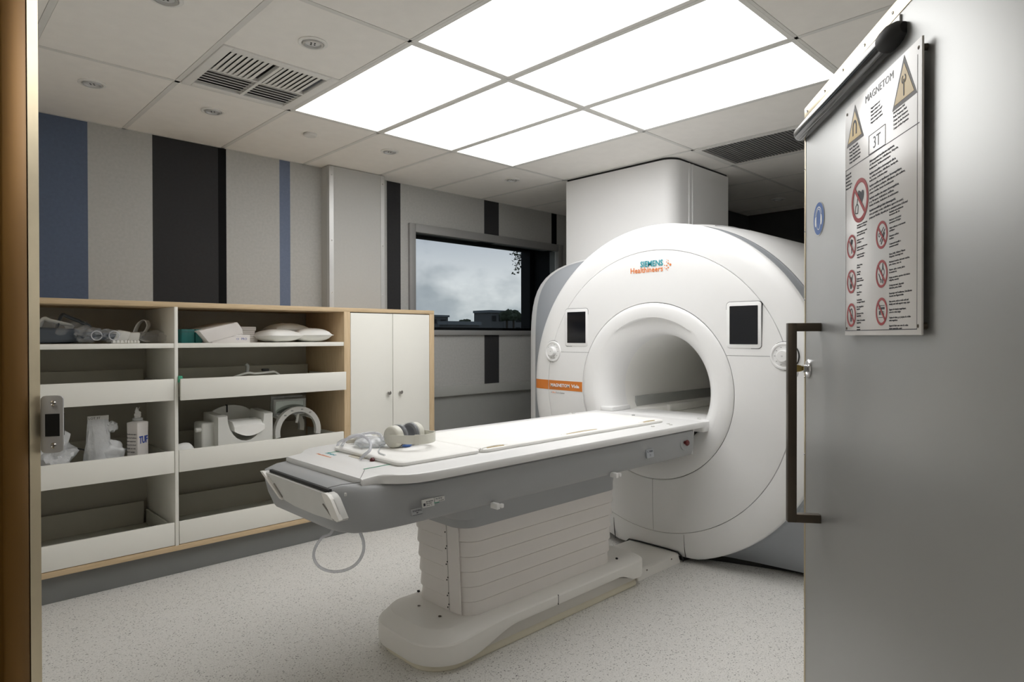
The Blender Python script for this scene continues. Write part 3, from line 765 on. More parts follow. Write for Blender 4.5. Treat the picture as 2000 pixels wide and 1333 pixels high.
for z, s in ((0, .96), (.02, 1.0), (.10, 1.02), (.20, 1.0), (.262, 1.03), (.268, 1.0), (.272, .62), (.278, .40)):
    o = rr(-w*s, w*s, -d*s, d*s, .008*s, 4); R_.append([(x, y, z+(.004*math.sin(x*90) if .1 < z < .25 else 0)) for x, y in o])
loft(bm, R_); put('pack_body', bm, 'card_white', t, local=True)
bm = BM(); lathe(bm, [(0, .0), (0, .027), (.012, .027), (.016, .02), (.016, 0)], (0, 0, .277), 'Z', 24); put('lid', bm, 'coil_grey', t, local=True)
bm = BM(); R_ = []
for k in range(9):
    u = k/8; rr_ = .017*(1-.2*u)+.003*math.sin(5*u)
    R_.append([(rr_*(1+.35*math.sin(3*a+k))*math.cos(a)+.004*math.sin(k*1.7), rr_*(1+.3*math.cos(4*a+k))*math.sin(a)*.6, .29+.055*u+.008*math.sin(2*a+k)*u) for a in [2*PI*i/20 for i in range(20)]])
loft(bm, R_); put('tissue', bm, 'fabric_white', t, local=True)
fm = frameM((-.034, -d*1.02-.0012, .150), (1, 0, 0), (0, 0, 1))
bm = BM(); text(bm, 'TUF', fm, height=.040, width=.064, depth=.0012, bold=.02); put('lettering', bm, 'ink_blue', t, local=True)
sm = frameM((-w*1.02-.0012, d*.85, .2), (0, -1, 0), (0, 0, 1))
bm = BM()
for k, s in enumerate(('Disinfectant wipes', 'for hard surfaces', 'and equipment', 'Keep lid closed', 'Single use only', 'Store upright')):
    text(bm, s, sm @ Matrix.Translation((0, -.02*k, 0)), height=.0065, maxw=.060, depth=.001)
put('small_print', bm, 'ink_dark', t, local=True)
bm = BM(); text(bm, 'disinfectant wipes', frameM((-.034, -d*1.02-.001, .075), (1, 0, 0), (0, 0, 1)), height=.008, width=.068, depth=.001)
box(bm, -.034, .034, -d*1.02-.0012, -d*1.02, .03, .055)
put('pale_print', bm, mat('pale_blue_print', (.30, .42, .55), .5), t, local=True)
# --- middle right tray: head coils
q0, q1 = at(424, 860, 4.08), at(530, 845, 4.08); x0, x1 = q0.x, q1.x; xc = (x0+x1)/2
t = thing('head_coil', 'white plastic head coil lower half with ivory head pad in the middle right tray', 'coil', (xc, 4.16, TR))
def U(y, hi, lo, wo, wi):   # cradle cross section
    L_ = []
    for k in range(13):
        a = PI+PI*k/12; L_.append((xc+wi*math.cos(a), y, TR+hi+(hi-lo)*math.sin(a)*1.0))
    out = [(xc+wo, y, TR+hi), (xc+wo, y, TR+.02), (xc+wo-.02, y, TR), (xc-wo+.02, y, TR), (xc-wo, y, TR+.02), (xc-wo, y, TR+hi)]
    return L_+out
hw = (x1-x0)/2
bm = BM(); loft(bm, [U(4.06, .26, .10, hw, hw-.055), U(4.075, .265, .095, hw+.002, hw-.06), U(4.30, .275, .10, hw+.002, hw-.04), U(4.315, .27, .12, hw, hw-.042)]); put('cradle', bm, 'coil', t)
bm = BM(); box(bm, x0-.075, x0+.01, 4.12, 4.27, TR, TR+.225, .012, 3); put('side_housing', bm, 'coil', t)
bm = BM(); lathe(bm, [(0, .0), (0, .014), (.03, .014), (.034, .010), (.034, 0)], (x0-.072, 4.14, TR+.185), '-X', 20); put('side_knob', bm, 'coil', t)
bm = BM(); a = [(xc-hw+.02, 4.315, TR), (xc+hw-.02, 4.315, TR)]
arc = [(xc+(hw-.01)*math.cos(PI*k/14), TR+.20+.105*math.sin(PI*k/14)) for k in range(15)]
loft(bm, [[(x, y, z) for x, z in arc+[(xc-hw+.01, TR), (xc+hw-.01, TR)]] for y in (4.312, 4.335)]); put('rear_arch', bm, 'coil', t)
bm = BM(); box(bm, xc-.03, xc-.022, 4.305, 4.325, TR+.26, TR+.31); put('slot', bm, 'seam', t)
bm = BM(); R_ = []
for k in range(9):
    u = 2*k/8-1; e = (1-abs(u)**4)
    R_.append([(xc+.02+u*.095, y, TR+z) for y, z in ((4.05, .165-.035*(1-u*u)), (4.05, .188+.012*e), (4.09, .222), (4.20, .225), (4.24, .17-.03*(1-u*u)))])
loft(bm, R_)
put('head_pad', bm, 'cushion', t, label='ivory head pad')
xr0, xr1 = at(535, 855, 4.14).x, at(624, 848, 4.14).x; xc2 = (xr0+xr1)/2; rw = (xr1-xr0)/2
t = thing('arched_head_coil', 'arched white head coil upper half with a tilted mirror, right end of the middle tray', 'coil', (xc2, 4.2, TR))
def arch(y, r, w, d, n=22, sx=1.):
    bm = BM(); R_ = []
    for k in range(n+1):
        a = math.radians(-12)+math.radians(204)*k/n
        c, s = math.cos(a), math.sin(a); zc = TR+.115
        R_.append([(xc2+sx*(r+dr)*c, y+dy, zc+(r+dr)*s*1.02) for dr, dy in ((-w, 0), (0, -.0), (.0, d), (-w, d))])
    loft(bm, R_); return bm
put('front_arch', arch(4.12, rw, .034, .035), 'coil', t)
put('rear_arch', arch(4.34, rw*.92, .034, .03), 'coil', t)
for a in (35, 90, 140):
    c, s = math.cos(math.radians(a)), math.sin(math.radians(a)); r = rw-.018
    bm = BM(); tube(bm, spline([(xc2+r*c, 4.14, TR+.115+r*s), (xc2+r*c*.97, 4.25, TR+.125+r*s), (xc2+r*c*.93, 4.35, TR+.115+r*s)], 6), .014, 8, flat=1.7); put('rung', bm, 'coil', t)
for a in (55, 80, 108, 130):
    c, s = math.cos(math.radians(a)), math.sin(math.radians(a))
    bm = BM(); box(bm, xc2+(rw-.018)*c-.007, xc2+(rw-.018)*c+.007, 4.117, 4.122, TR+.115+(rw-.018)*s*1.02-.004, TR+.115+(rw-.018)*s*1.02+.004); put('pin', bm, 'coil_grey', t)
mm = Matrix.Translation((xc2-.045, 4.16, TR+.115+rw+.005)) @ Matrix.Rotation(math.radians(-14), 4, 'Z') @ Matrix.Rotation(math.radians(14), 4, 'X')
bm = BM()
for a in ((-.105, -.09, -.058, .055), (.09, .105, -.058, .055), (-.09, .09, -.058, -.045), (-.09, .09, .042, .055)): box(bm, a[0], a[1], -.008, .008, a[2], a[3], .002, mtx=mm)
fr_ = put('mirror_frame', bm, 'coil_grey', t)
bm = BM(); box(bm, -.09, .09, -.003, .003, -.045, .042, mtx=mm); put('mirror', bm, 'mirror', fr_, label='tilted mirror')
bm = BM(); box(bm, -.115, -.03, .03, .05, -.055, .065, .003, mtx=mm); box(bm, -.03, .09, .03, .05, .05, .065, .003, mtx=mm); put('mirror_bracket', bm, 'coil_grey', t)
for s in (-.08, .06):
    bm = BM(); tube(bm, [mm @ Vector((s, 0, -.055)), Vector((xc2-.045+s*.9, 4.17, TR+.115+rw-.09-abs(s+.02)*.25))], .009, 8); put('mirror_post', bm, 'coil', t)
bm = BM(); R_ = []
q = at(359, 880, 4.1); ball(bm, (q.x, 4.11, TR+.07), .055, 3, (1.1, .9, .95), .08, 4, 3)
for v in bm.verts: v.co.z = max(v.co.z, TR+.001)
single('foam_ball_pad', bm, 'fabric_white', 'small rounded white pad at the left end of the middle right tray', 'cushion')

# ------------------------------------------------------------------ the scanner
GY, GZ = 2.29, 1.04
O = (0, GY, GZ)
sc = thing('mri_scanner', 'large round white scanner with a wide bore, grey side bands and two black screens', 'scanner', (4.3, GY, 0))
FLOORCUT = (0, 0, .03)
def sub_fix(b): bmesh.ops.remove_doubles(b, verts=b.verts, dist=1e-5); return b
# bore ring with the flared mouth and the visor over it
def visor(h, r, a):
    th = math.degrees(a); th = th-360 if th > 180 else th
    if r > .4605: return 0.
    k = max(0., 1-(th/40)**2)
    return .030*k*min(1, max(0, (r-.352)/.05)) if r > .352 else 0.
prof = [(3.472, .5520), (3.449, .5532), (3.4445, .548), (3.440, .525), (3.4385, .50), (3.4395, .48), (3.442, .463), (3.4425, .460), (3.449, .44), (3.461, .418), (3.482, .395), (3.51, .376), (3.55, .362), (3.60, .354), (3.66, .351)]
bm = lathe(BM(), prof, O, 'X', 128, warp=visor); put('bore_ring', bm, 'plastic_white', sc, smooth=50)
bm = lathe(BM(), [(3.66, .351), (3.9, .35), (4.6, .35), (5.05, .352), (5.22, .38)], O, 'X', 96); put('bore_liner', bm, 'bore', sc)
bm = BM(); prism(bm, rr(3.394, 3.75, GY-.395, GY+.39, .02), .822, .884, bev=.006)
prism(bm, rr(3.44, 3.66, GY+.30, GY+.40, .015), .884, .912, bev=.006); put('docking_shelf', bm, 'plastic_white', sc)
bm = BM(); box(bm, 3.75, 5.15, GY-.30, GY+.30, .80, .835, .003); box(bm, 3.72, 5.15, GY+.235, GY+.315, .835, .888, .008); box(bm, 3.72, 5.15, GY-.315, GY-.235, .835, .888, .008)
put('bore_rail', bm, 'cushion', sc)
bm = BM(); box(bm, 4.00, 4.04, GY+.212, GY+.236, .845, .895, .004); put('rail_stop', bm, 'cushion', sc)
bm = BM(); box(bm, 3.75, 5.15, GY+.318, GY+.332, .89, .965, .003); put('liner_ledge', bm, 'coil_grey', sc)
# front covers: split along the fine seams
fc = [(3.480, .5558), (3.452, .5558), (3.4475, .5588), (3.4475, .66), (3.450, .78), (3.456, .872), (3.4585, .8828), (3.464, .8846), (3.485, .8846)]
SZ, SYv = 1.272, 2.278
def annulus(pr): return lathe(BM(), pr, O, 'X', 160)
bm = annulus(fc); clip(bm, (0, 0, SZ+.001), (0, 0, -1)); put('upper_front_cover', bm, 'plastic_white', sc)
for s, nm in ((1, 'left'), (-1, 'right')):
    bm = annulus(fc); clip(bm, (0, 0, SZ-.001), (0, 0, 1)); clip(bm, (0, SYv+s*.001, 0), (0, -s, 0)); put('lower_front_cover', bm, 'plastic_white', sc)
rim = [(3.485, .8856), (3.466, .8856), (3.4602, .8875), (3.4625, .925), (3.467, .965), (3.474, .998), (3.483, 1.024), (3.4925, 1.041), (3.500, 1.049), (3.507, 1.0535), (3.536, 1.056), (3.542, 1.050), (3.542, 1.02)]
bm = annulus(rim); clip(bm, FLOORCUT, (0, 0, -1))
put('outer_rim', bm, 'plastic_white', sc, smooth=28)
bm = lathe(BM(), [(3.49, .54), (3.478, .56), (3.48, .80), (3.485, .93), (3.51, 1.0)], O, 'X', 96); clip(bm, FLOORCUT, (0, 0, -1)); put('inner_shell', bm, 'shell', sc)
for y in (2.064, 2.59):
    bm = BM(); loft(bm, [[(xx_, y-.0008, zz_), (xx_+.01, y-.0008, zz_), (xx_+.01, y+.0008, zz_), (xx_, y+.0008, zz_)] for xx_, zz_ in ((3.4600, .175), (3.4610, .135), (3.4655, .085), (3.4705, .055), (3.4755, .033))])
    put('foot_seam', bm, 'shell', sc)
# grey flare and white body as one loft, split by colour
def secR(x, ph):
    s, c = abs(math.sin(ph)), math.cos(ph)
    t = min(1, max(0, (x-3.61)/.19)); t = t*t*(3-2*t)
    u = min(1, max(0, (x-3.80)/.08)); u = u*u*(3-2*u)
    W = 1.335+.142*u; T = .93+.025*u; B = 1.10; n = 5.5-.5*u
    if x > 4.5: W += .01
    e = 1/((s/W)**n+(abs(c)/(T if c > 0 else B))**n)**(1/n)
    r0 = 1.055
    r = max(r0, e) + .0*u
    r = r0*(1-t)+max(r, r0)*t
    d = (math.degrees(ph)+180) % 360-180
    a = min(1, max(0, (d-2)/36)); b = min(1, max(0, (-d-74)/30)); kk = max(a, b); kk = kk*kk*(3-2*kk)
    g = min(1, max(0, (x-3.64)/.42)); g = g*(2-g)
    r = r*kk+(r0+.042*g)*(1-kk)
    if x > 5.1: r *= 1-.05*((x-5.1)/.15)**2
    return r
XS = [3.538, 3.60, 3.64, 3.70, 3.715, 3.73, 3.745, 3.76, 3.775, 3.79, 3.80, 3.815, 3.83, 3.845, 3.86, 3.875, 3.89, 3.95, 4.1, 4.4, 4.8, 5.1, 5.18, 5.25]
NA = 144
def xb(ph):       # colour boundary: narrow band on top and right, wide panel elsewhere
    d = (math.degrees(ph)+180) % 360-180        # 0 top, +90 towards the window wall
    lo, hi = 3.662, 3.808
    a = min(1, max(0, (d-12)/22)); b = min(1, max(0, (-d-70)/25)); k = max(a, b)
    return lo+(hi-lo)*k
for which in ('grey', 'white'):
    bm = BM(); rings = []
    for x in XS:
        ring = []
        for i in range(NA):
            ph = 2*PI*i/NA; b = xb(ph)
            if which == 'grey': xx = 3.538+(b-3.538)*(XS.index(x)/(len(XS)-1))
            else: xx = b+.0015+(5.25-b)*((XS.index(x)/(len(XS)-1))**2.2)
            r = secR(xx, ph)+(.0012 if which == 'white' else 0)
            ring.append((xx, GY+r*math.sin(ph), GZ+r*math.cos(ph)))
        rings.append(ring)
    loft(bm, rings, caps=False)
    clip(bm, FLOORCUT, (0, 0, -1))
    put('grey_side_band' if which == 'grey' else 'magnet_body', bm, 'grey_band' if which == 'grey' else 'plastic_white2', sc, smooth=40)
bm = BM()
loft(bm, [[(5.25, GY+secR(5.25, 2*PI*i/NA)*k*math.sin(2*PI*i/NA), GZ+secR(5.25, 2*PI*i/NA)*k*math.cos(2*PI*i/NA)) for i in range(NA)] for k in (.28, 1.0)], caps=False)
clip(bm, FLOORCUT, (0, 0, -1)); put('rear_cover', bm, 'plastic_white2', sc)
bm = BM(); prism(bm, [(3.50, GY-.20), (3.60, GY-.22), (3.88, GY-1.0), (5.1, GY-1.2), (5.1, GY+1.2), (3.88, GY+1.0), (3.60, GY+.22), (3.50, GY+.20)], 0, .032); put('base_plate', bm, 'black', sc)
# service hatch line on the top
def topz(x, y):
    ph = math.atan2(y-GY, .9); 
    for _ in range(20): ph = math.atan2(y-GY, secR(x, ph)*math.cos(ph))
    return GZ+secR(x, ph)*math.cos(ph)
bm = BM(); tube(bm, [(x, y, topz(x, y)+.0015) for x, y in ((3.76, 2.02), (3.90, 1.93), (3.98, 1.90), (4.06, 1.93), (4.10, 2.0))], .003, 6); put('hatch_seam', bm, 'seam', sc)
# screens
for s in (1, -1):
    yc = GY+s*.611; z0, z1 = 1.319, 1.572; w = .099
    X0 = 3.4495
    mt = Matrix(((0, 0, 1, 0), (1, 0, 0, 0), (0, 1, 0, 0), (0, 0, 0, 1)))
    bm = BM(); prism(bm, rr(yc-w-.006, yc+w+.006, z0-.007, z1+.007, .022), X0-.001, X0+.012, mtx=mt); d = put('display', bm, 'seam', sc)
    bm = BM(); prism(bm, rr(yc-w-.0035, yc+w+.0035, z0-.0045, z1+.0045, .020), X0-.004, X0+.010, mtx=mt, bev=.0015); put('bezel', bm, 'plastic_white', d)
    bm = BM(); prism(bm, rr(yc-w+.016, yc+w-.016, z0+.018, z1-.018, .003), X0-.005, X0+.010, mtx=mt); put('screen', bm, 'screen', d, label='black glass screen')
# control dials
for s in (1, -1):
    yc = GY+s*.836; oo = (3.458, yc, SZ+.003)
    bm = lathe(BM(), [(-.004, 0), (-.004, .0785), (.02, .0785)], (3.4585, yc, SZ+.003), 'X', 56); d = put('control_dial', bm, 'seam', sc)
    bm = lathe(BM(), [(.012, .0755), (-.008, .0755), (-.0125, .072), (-.013, .064), (-.0075, .058), (-.0075, .040), (-.0075, 0)], oo, 'X', 56); put('dial_ring', bm, 'plastic_white', d)
    bm = lathe(BM(), [(-.007, .034), (-.028, .033), (-.034, .029), (-.034, 0)], oo, 'X', 40); put('turn_knob', bm, 'plastic_white2', d)
    bm = BM()
    for k in range(10):
        a = 2*PI*k/10; y, z = yc+.049*math.cos(a), SZ+.003+.049*math.sin(a); box(bm, 3.4494, 3.451, y-.004, y+.004, z-.0025, z+.0025)
    box(bm, 3.4235, 3.4245, yc-.004, yc-.001, SZ, SZ+.006); box(bm, 3.4235, 3.4245, yc+.001, yc+.004, SZ, SZ+.006)
    put('dial_symbols', bm, mat('faint_symbol', (.45, .45, .45), .5), d)
# orange name stripe, follows the cover
off = .0012
fs = [(3.452-off, .5575), (3.4475-off, .5605), (3.4475-off, .66), (3.450-off, .78), (3.456-off, .872), (3.4585-off, .8815)]
rs_ = [(3.4602-off, .8875), (3.4625-off, .925), (3.467-off, .965), (3.474-off, .9985), (3.483-off, 1.0246), (3.4925-off, 1.0418), (3.4992, 1.0498), (3.5065, 1.0545)]
bm = BM()
for p_ in (fs, rs_):
    b = lathe(BM(), p_, O, 'X', 256, 60, 120); clip(b, (0, 0, 1.066), (0, 0, 1)); clip(b, (0, 0, .998), (0, 0, -1)); merge(bm, b)
st = put('name_stripe', bm, 'orange', sc)
def gface(y, z, x=3.4445): return frameM((x, y, z), (0, -1, 0), (0, 0, 1))
bm = BM(); ym0 = ony(1075, 750, 3.1); yA = onx(1076, 750, 3.447).y; yB = onx(1118, 750, 3.447).y; yC = onx(1122, 755, 3.447).y; yD = onx(1139-7.5, 757, 3.447).y
text(bm, 'MAGNETOM', gface(yA, 1.0215, 3.4455), height=.0225, width=yA-onx(1112.5, 750, 3.447).y, depth=.0012, bold=.025)
text(bm, 'Vida', gface(onx(1116, 755, 3.447).y, 1.0215, 3.4455), height=.0225, width=onx(1116, 750, 3.447).y-yD, depth=.0012, bold=.025)
put('stripe_lettering', bm, 'ink_white', st)
bm = BM(); text(bm, 'A', gface(yA, .974, 3.4468), height=.011); text(bm, 'Matrix System', gface(yA-.048, .974, 3.4468), height=.011, width=.082); put('caption', bm, mat('grey_print', (.22, .22, .23), .5), sc)
bm = BM(); text(bm, 'Bio', gface(yA-.016, .974, 3.4468), height=.011, width=.03); put('caption', bm, 'ink_orange', sc)
# maker's logo on the upper cover
bm = BM(); y0, y1 = onx(1251, 515, 3.45).y, onx(1295, 515, 3.45).y
zS = onx(1272, 520.5, 3.45).z
text(bm, 'SIEMENS', gface(y0, zS, 3.4478), height=onx(1272, 509.5, 3.45).z-zS, width=y0-y1, depth=.0008, bold=.02); put('logo_upper_line', bm, 'ink_teal', sc)
bm = BM(); h0 = onx(1232, 530, 3.45).y
zH = onx(1262, 532.5, 3.45).z
text(bm, 'Healthineers', gface(h0, zH, 3.4478), height=onx(1262, 522, 3.45).z-zH, width=h0-y1, depth=.0008, bold=.012); put('logo_lower_line', bm, 'ink_orange', sc)
bm = BM()
for px, py, r in ((1298, 518.5, .0035), (1301.5, 512, .003), (1302, 519, .0045), (1301, 525, .004), (1305, 514.5, .005), (1305, 523, .005), (1309, 517, .007), (1305, 509, .0028), (1302.5, 507.5, .0022), (1298, 523.5, .0025), (1303.5, 528, .0025)):
    p = onx(px, py, 3.4478); lathe(bm, [(0, 0), (0, r), (.0008, r)], p, 'X', 14)
put('logo_dots', bm, 'ink_orange', sc)
# column carrying the cables to the ceiling
t = thing('cable_riser_column', 'tall white rounded box column rising from the scanner top to the ceiling', 'column', (4.5, 3.04, 1.85))
o = rr(4.082, 4.93, 2.522, 3.556, (.11, .03, .03, .02), 10)
bm = BM(); loft(bm, [[(x, y, z) for x, y in o] for z in (1.85, 2.677)]); put('column_shell', bm, 'plastic_white2', t)
bm = BM(); prism(bm, rr(4.09, 4.92, 2.53, 3.548, (.10, .03, .03, .02), 10), 2.677, 2.693); put('shadow_gap', bm, 'seam', t)
for x in (4.302, 4.352):
    bm = BM(); box(bm, x-.007, x+.007, 2.5165, 2.524, 1.9, 2.677, .001); put('trim_strip', bm, 'plastic_white', t)

# ------------------------------------------------------------------ patient table
tb = thing('patient_table', 'long scanner bed with white top, grey sides and ribbed white lifting column', 'table', (2.2, GY, 0))
ZT = .889
half = [(1.195, .302), (1.230, .302), (1.258, .306), (1.272, .318), (1.287, .338), (1.307, .362), (1.335, .382), (1.369, .396), (1.42, .403), (1.50, .405), (3.392, .405)]
def outl(k=0., dx=0.): return [(x+dx, GY-w+k) for x, w in half]+[(x+dx, GY+w-k) for x, w in reversed(half)]
def zdrop(x): return -.012*max(0, (1.31-x)/.11)**1.5
bm = BM(); R_ = []
for k, z in ((.012, -.036), (.002, -.034), (0., -.028), (0., -.008), (.003, -.0025), (.010, 0.)):
    R_.append([(x, y, ZT+z+zdrop(x)*.7) for x, y in outl(k)])
loft(bm, R_); put('table_top', bm, 'plastic_white', tb, smooth=40)
# grey hull
bt = [(1.084, .262), (1.13, .283), (1.18, .302), (1.23, .310), (1.27, .322), (1.31, .346), (1.36, .370), (1.45, .386), (3.285, .388)]
bb = [(1.112, .21), (1.125, .27), (1.15, .318), (1.19, .340), (1.24, .352), (1.30, .358), (1.36, .360), (1.45, .361), (3.315, .361)]
def ztop(x): return .857+max(0, x-1.084)*.16 if x < 1.15 else max(.850, .8676-(x-1.15)*.13)
bm = BM(); R_ = []
for j, f in enumerate((0, .05, .15, .3, .6, .85, .97, 1.0)):
    ring = []
    for sgn in (-1, 1):
        seq = list(zip(bt, bb)); seq = seq if sgn < 0 else seq[::-1]
        for (xt, wt), (xbm, wb) in seq:
            z = ztop(xt)*(1-f)+.698*f
            bul = .012*math.sin(PI*f)**1.0
            ins = .014 if j == 0 else (.010 if j == 7 else (.002 if j in (1, 6) else 0))
            x = xt*(1-f)+xbm*f; w = wt*(1-f)+wb*f+bul-ins
            if x < 1.2: x += ins*.8-bul*.8
            ring.append((x, GY+sgn*w, z))
    R_.append(ring)
loft(bm, R_); put('side_body', bm, 'grey_dark', tb, smooth=40)
# foot-end tray bracket
def nose(px, py): return onx(px, py, 1.071)
cont = [(516, 920), (525, 924), (635, 964), (641, 962.5), (648, 967), (653, 976), (661, 1006), (663.5, 1016), (661, 1020), (654, 1021), (610, 1007), (570, 990), (550, 977)]
P = [nose(*c) for c in cont]
def yz(p, x, f=1.): return (x, p.y, p.z)
slant = lambda p: (.845-p.z)*.16
bm = BM(); loft(bm, [[(1.066+slant(p), p.y, p.z) for p in P], [(1.093+slant(p), p.y, p.z) for p in P]])
bmesh.ops.recalc_face_normals(bm, faces=bm.faces)
tr_ = put('foot_tray', bm, 'label', tb, label='pale tray panel at the foot end')
bm = BM(); ptop = [nose(523, 918), nose(638, 958), nose(638, 965), nose(523, 924)]
loft(bm, [[(1.078, p.y, p.z) for p in ptop], [(1.09, p.y, p.z) for p in ptop]]); put('shadow_slot', bm, 'seam', tr_)
for (a, b_) in (((536, 945), (549, 972)), ((631, 985), (649, 1017))):
    A_, B_ = nose(*a), nose(*b_); bm = BM(); tube(bm, [(1.064+slant(A_), A_.y, A_.z), (1.064+slant(B_), B_.y, B_.z)], .0028, 6); put('groove', bm, mat('groove_brown', (.24, .22, .20), .6), tr_)
for side in ([(635.5, 963.5), (641, 962), (648, 966.5), (653, 976), (661, 1006), (664, 1017), (659, 1020.5), (649, 1012), (641, 985)], [(515.5, 919.5), (521, 921), (530, 937), (551, 977), (546, 974)]):
    Q = [nose(*c) for c in side]; bm = BM(); loft(bm, [[(1.056+slant(p), p.y, p.z) for p in Q], [(1.07+slant(p), p.y, p.z) for p in Q]]); put('tray_cheek', bm, 'plinth', tr_)
# thin seam on the nose corner
bm = BM(); tube(bm, [onz(712, 918.5, .8895), (1.197, GY-.285, .8795), (1.193, GY-.292, .868), (1.13, GY-.272, .867), (1.09, GY-.252, .8595)], .0011, 6); put('corner_seam', bm, 'shell', tb)
bm = BM(); box(bm, 1.118, 1.126, GY-.318, GY-.311, .835, .847, .002); put('corner_clip', bm, 'label', tb)
bm = BM(); loft(bm, [[(x, GY-w, z), (x, GY+w, z), (x+.006, GY+w, z), (x+.006, GY-w, z)] for x, w, z in ((3.287, .392, .853), (3.319, .363, .700))]); put('end_trim', bm, 'plastic_white', tb)
# saddle between hull and bellows
def bel(k, x0=1.755, x1=2.825, w=.205, r=.09): return rr(x0-k, x1+k, GY-w-k, GY+w+k, r, 8)
bm = BM(); R_ = []
for z, k, dx0, dx1 in ((.562, .004, 0, 0), (.60, .006, .012, -.004), (.655, .020, .07, .0), (.675, .035, .12, .04), (.690, .065, .16, .12), (.702, .140, .19, .28)):
    o = rr(1.755-dx0-.02, 2.83+dx1, GY-.205-k, GY+.205+k, .085+k*.2, 8); R_.append([(x, y, z) for x, y in o])
loft(bm, R_); put('saddle', bm, 'grey_dark', tb, smooth=14)
# bellows: stacked overlapping bands
bm = BM(); R_ = []; nb_ = 6; zb0, zb1 = .165, .566
for i in range(nb_):
    za = zb1-(zb1-zb0)*i/nb_; zb_ = zb1-(zb1-zb0)*(i+1)/nb_; k = .004-.0035*i
    for z, kk in ((za, k-.006), (za-.0035, k-.006), (za-.004, k-.002), (zb_+.006, k+.0015), (zb_+.001, k+.001), (zb_, k-.0045)):
        R_.append([(x, y, z) for x, y in bel(kk)])
loft(bm, R_); bw = put('bellows', bm, 'bellow', tb, smooth=25)
bm = BM(); box(bm, 1.7465, 1.752, GY-.155, GY-.045, .18, .565)
for v in bm.verts: v.co.x += (.565-v.co.z)*.045
put('end_flap', bm, 'bellow', bw)
bm = BM(); box(bm, 1.7445, 1.7475, GY-.080, GY-.0765, .18, .565)
for v in bm.verts: v.co.x += (.565-v.co.z)*.045
put('flap_seam', bm, mat('flap_seam_grey', (.52, .50, .48), .6), bw)
for k, z in enumerate((.525, .465, .452, .395, .382, .325, .312, .255, .242, .205, .19)):
    bm = BM(); lathe(bm, [(0, 0), (.003, .0015), (.002, .0032), (0, .0032)], (1.745+(.565-z)*.045, GY-.070-(.008 if k % 2 else 0), z), '-X', 8); put('screw', bm, 'seam', bw)
# plinth
def pl(k, z, x0=1.565, x1=3.0): return [(x, y, z) for x, y in rr(x0-k, x1+k*.4, GY-.22-k, GY+.22+k, (.14, .05, .05, .14), 10)]
bm = BM(); loft(bm, [pl(0, 0), pl(.003, .006), pl(0, .022), pl(-.008, .03)]); put('floor_edge', bm, 'plinth_edge', tb)
bm = BM(); loft(bm, [pl(-.008, .03), pl(-.01, .05), pl(-.004, .12), pl(-.02, .15)]); put('plinth_recess', bm, 'plinth_low', tb)
def zb(x):
    if x < 1.72: return .036
    if x < 2.02: u = (x-1.72)/.30; u = u*u*(3-2*u); return .036+.066*u
    if x < 2.78: return .102
    if x < 2.92: u = (x-2.78)/.14; u = u*u*(3-2*u); return .102-.045*u
    return .057
bo = []
o = rr(1.535, 3.02, GY-.255, GY+.255, (.17, .06, .06, .17), 14)
dense = []
for i, p in enumerate(o):
    q = o[(i+1) % len(o)]; n = max(1, int(math.hypot(q[0]-p[0], q[1]-p[1])/.03))
    for k in range(n): dense.append((p[0]+(q[0]-p[0])*k/n, p[1]+(q[1]-p[1])*k/n))
cx_ = 2.28
def ins(p, k): 
    x, y = p; return (x+k*max(0, (1.705-x)/.17)-k*.5*max(0, (x-2.96)/.06), GY+(y-GY)*(1-k/.255))
def crest(x): return .152 if x > 1.95 else .152-.026*min(1, (1.95-x)/.3)**1.2
R_ = [[(*ins(p, .02), zb(p[0])+.002) for p in dense], [(*ins(p, .004), zb(p[0])) for p in dense], [(*p, zb(p[0])+.012) for p in dense],
      [(*ins(p, .000), crest(p[0])-.009) for p in dense], [(*ins(p, .004), crest(p[0])-.002) for p in dense], [(*ins(p, .010), crest(p[0])+.002) for p in dense], [(*ins(p, .05), .168) for p in dense], [(*ins(p, .062), .172) for p in dense], [(*ins(p, .09), .172) for p in dense]]
bm = BM(); loft(bm, R_); put('plinth_hood', bm, 'plinth', tb, smooth=24)
bm = BM(); box(bm, 2.283, 2.285, GY-.2563, GY-.2, .103, .15); put('hood_seam', bm, 'seam', tb)
for x, y in ((1.70, GY+.06), (1.70, GY-.09)):
    bm = BM(); lathe(bm, [(0, 0), (.0015, .004), (.001, .007), (0, .007)], (x, y, .175), 'Z', 10); put('screw', bm, 'bronze', tb)
for x, y in ((1.795, GY+.196), (2.83, GY-.192)):
    bm = BM(); box(bm, x-.005, x+.005, y-.006, y+.006, .171, .180, .002); put('gap_stop', bm, 'black', tb)
# small fittings on the right flank
yR = GY-.376
for px, py in ((968, 988), (1200, 928)):
    p = ony(px, py, yR-.004); bm = BM(); box(bm, p.x-.012, p.x+.006, p.y-.022, p.y+.02, p.z-.012, p.z+.012, .003); h_ = put('line_hook', bm, 'plastic_white2', tb, label='small white hook')
    bm = BM(); box(bm, p.x+.006, p.x+.02, p.y-.03, p.y-.016, p.z-.008, p.z+.010, .004); put('hook_tip', bm, 'plastic_white2', h_)
p = ony(1337, 865, GY-.388); 
bm = BM(); lathe(bm, [(0, 0), (.004, .040), (.002, .042), (0, .042)], (p.x, GY-.386, p.z), '-Y', 32); e_ = put('emergency_button', bm, 'grey_dark', tb)
bm = BM(); lathe(bm, [(0, .009), (.012, .009), (.013, .016), (.019, .017), (.025, .012), (.026, 0)], (p.x, GY-.388, p.z), '-Y', 28); put('button_head', bm, 'emred', e_, label='red push button')
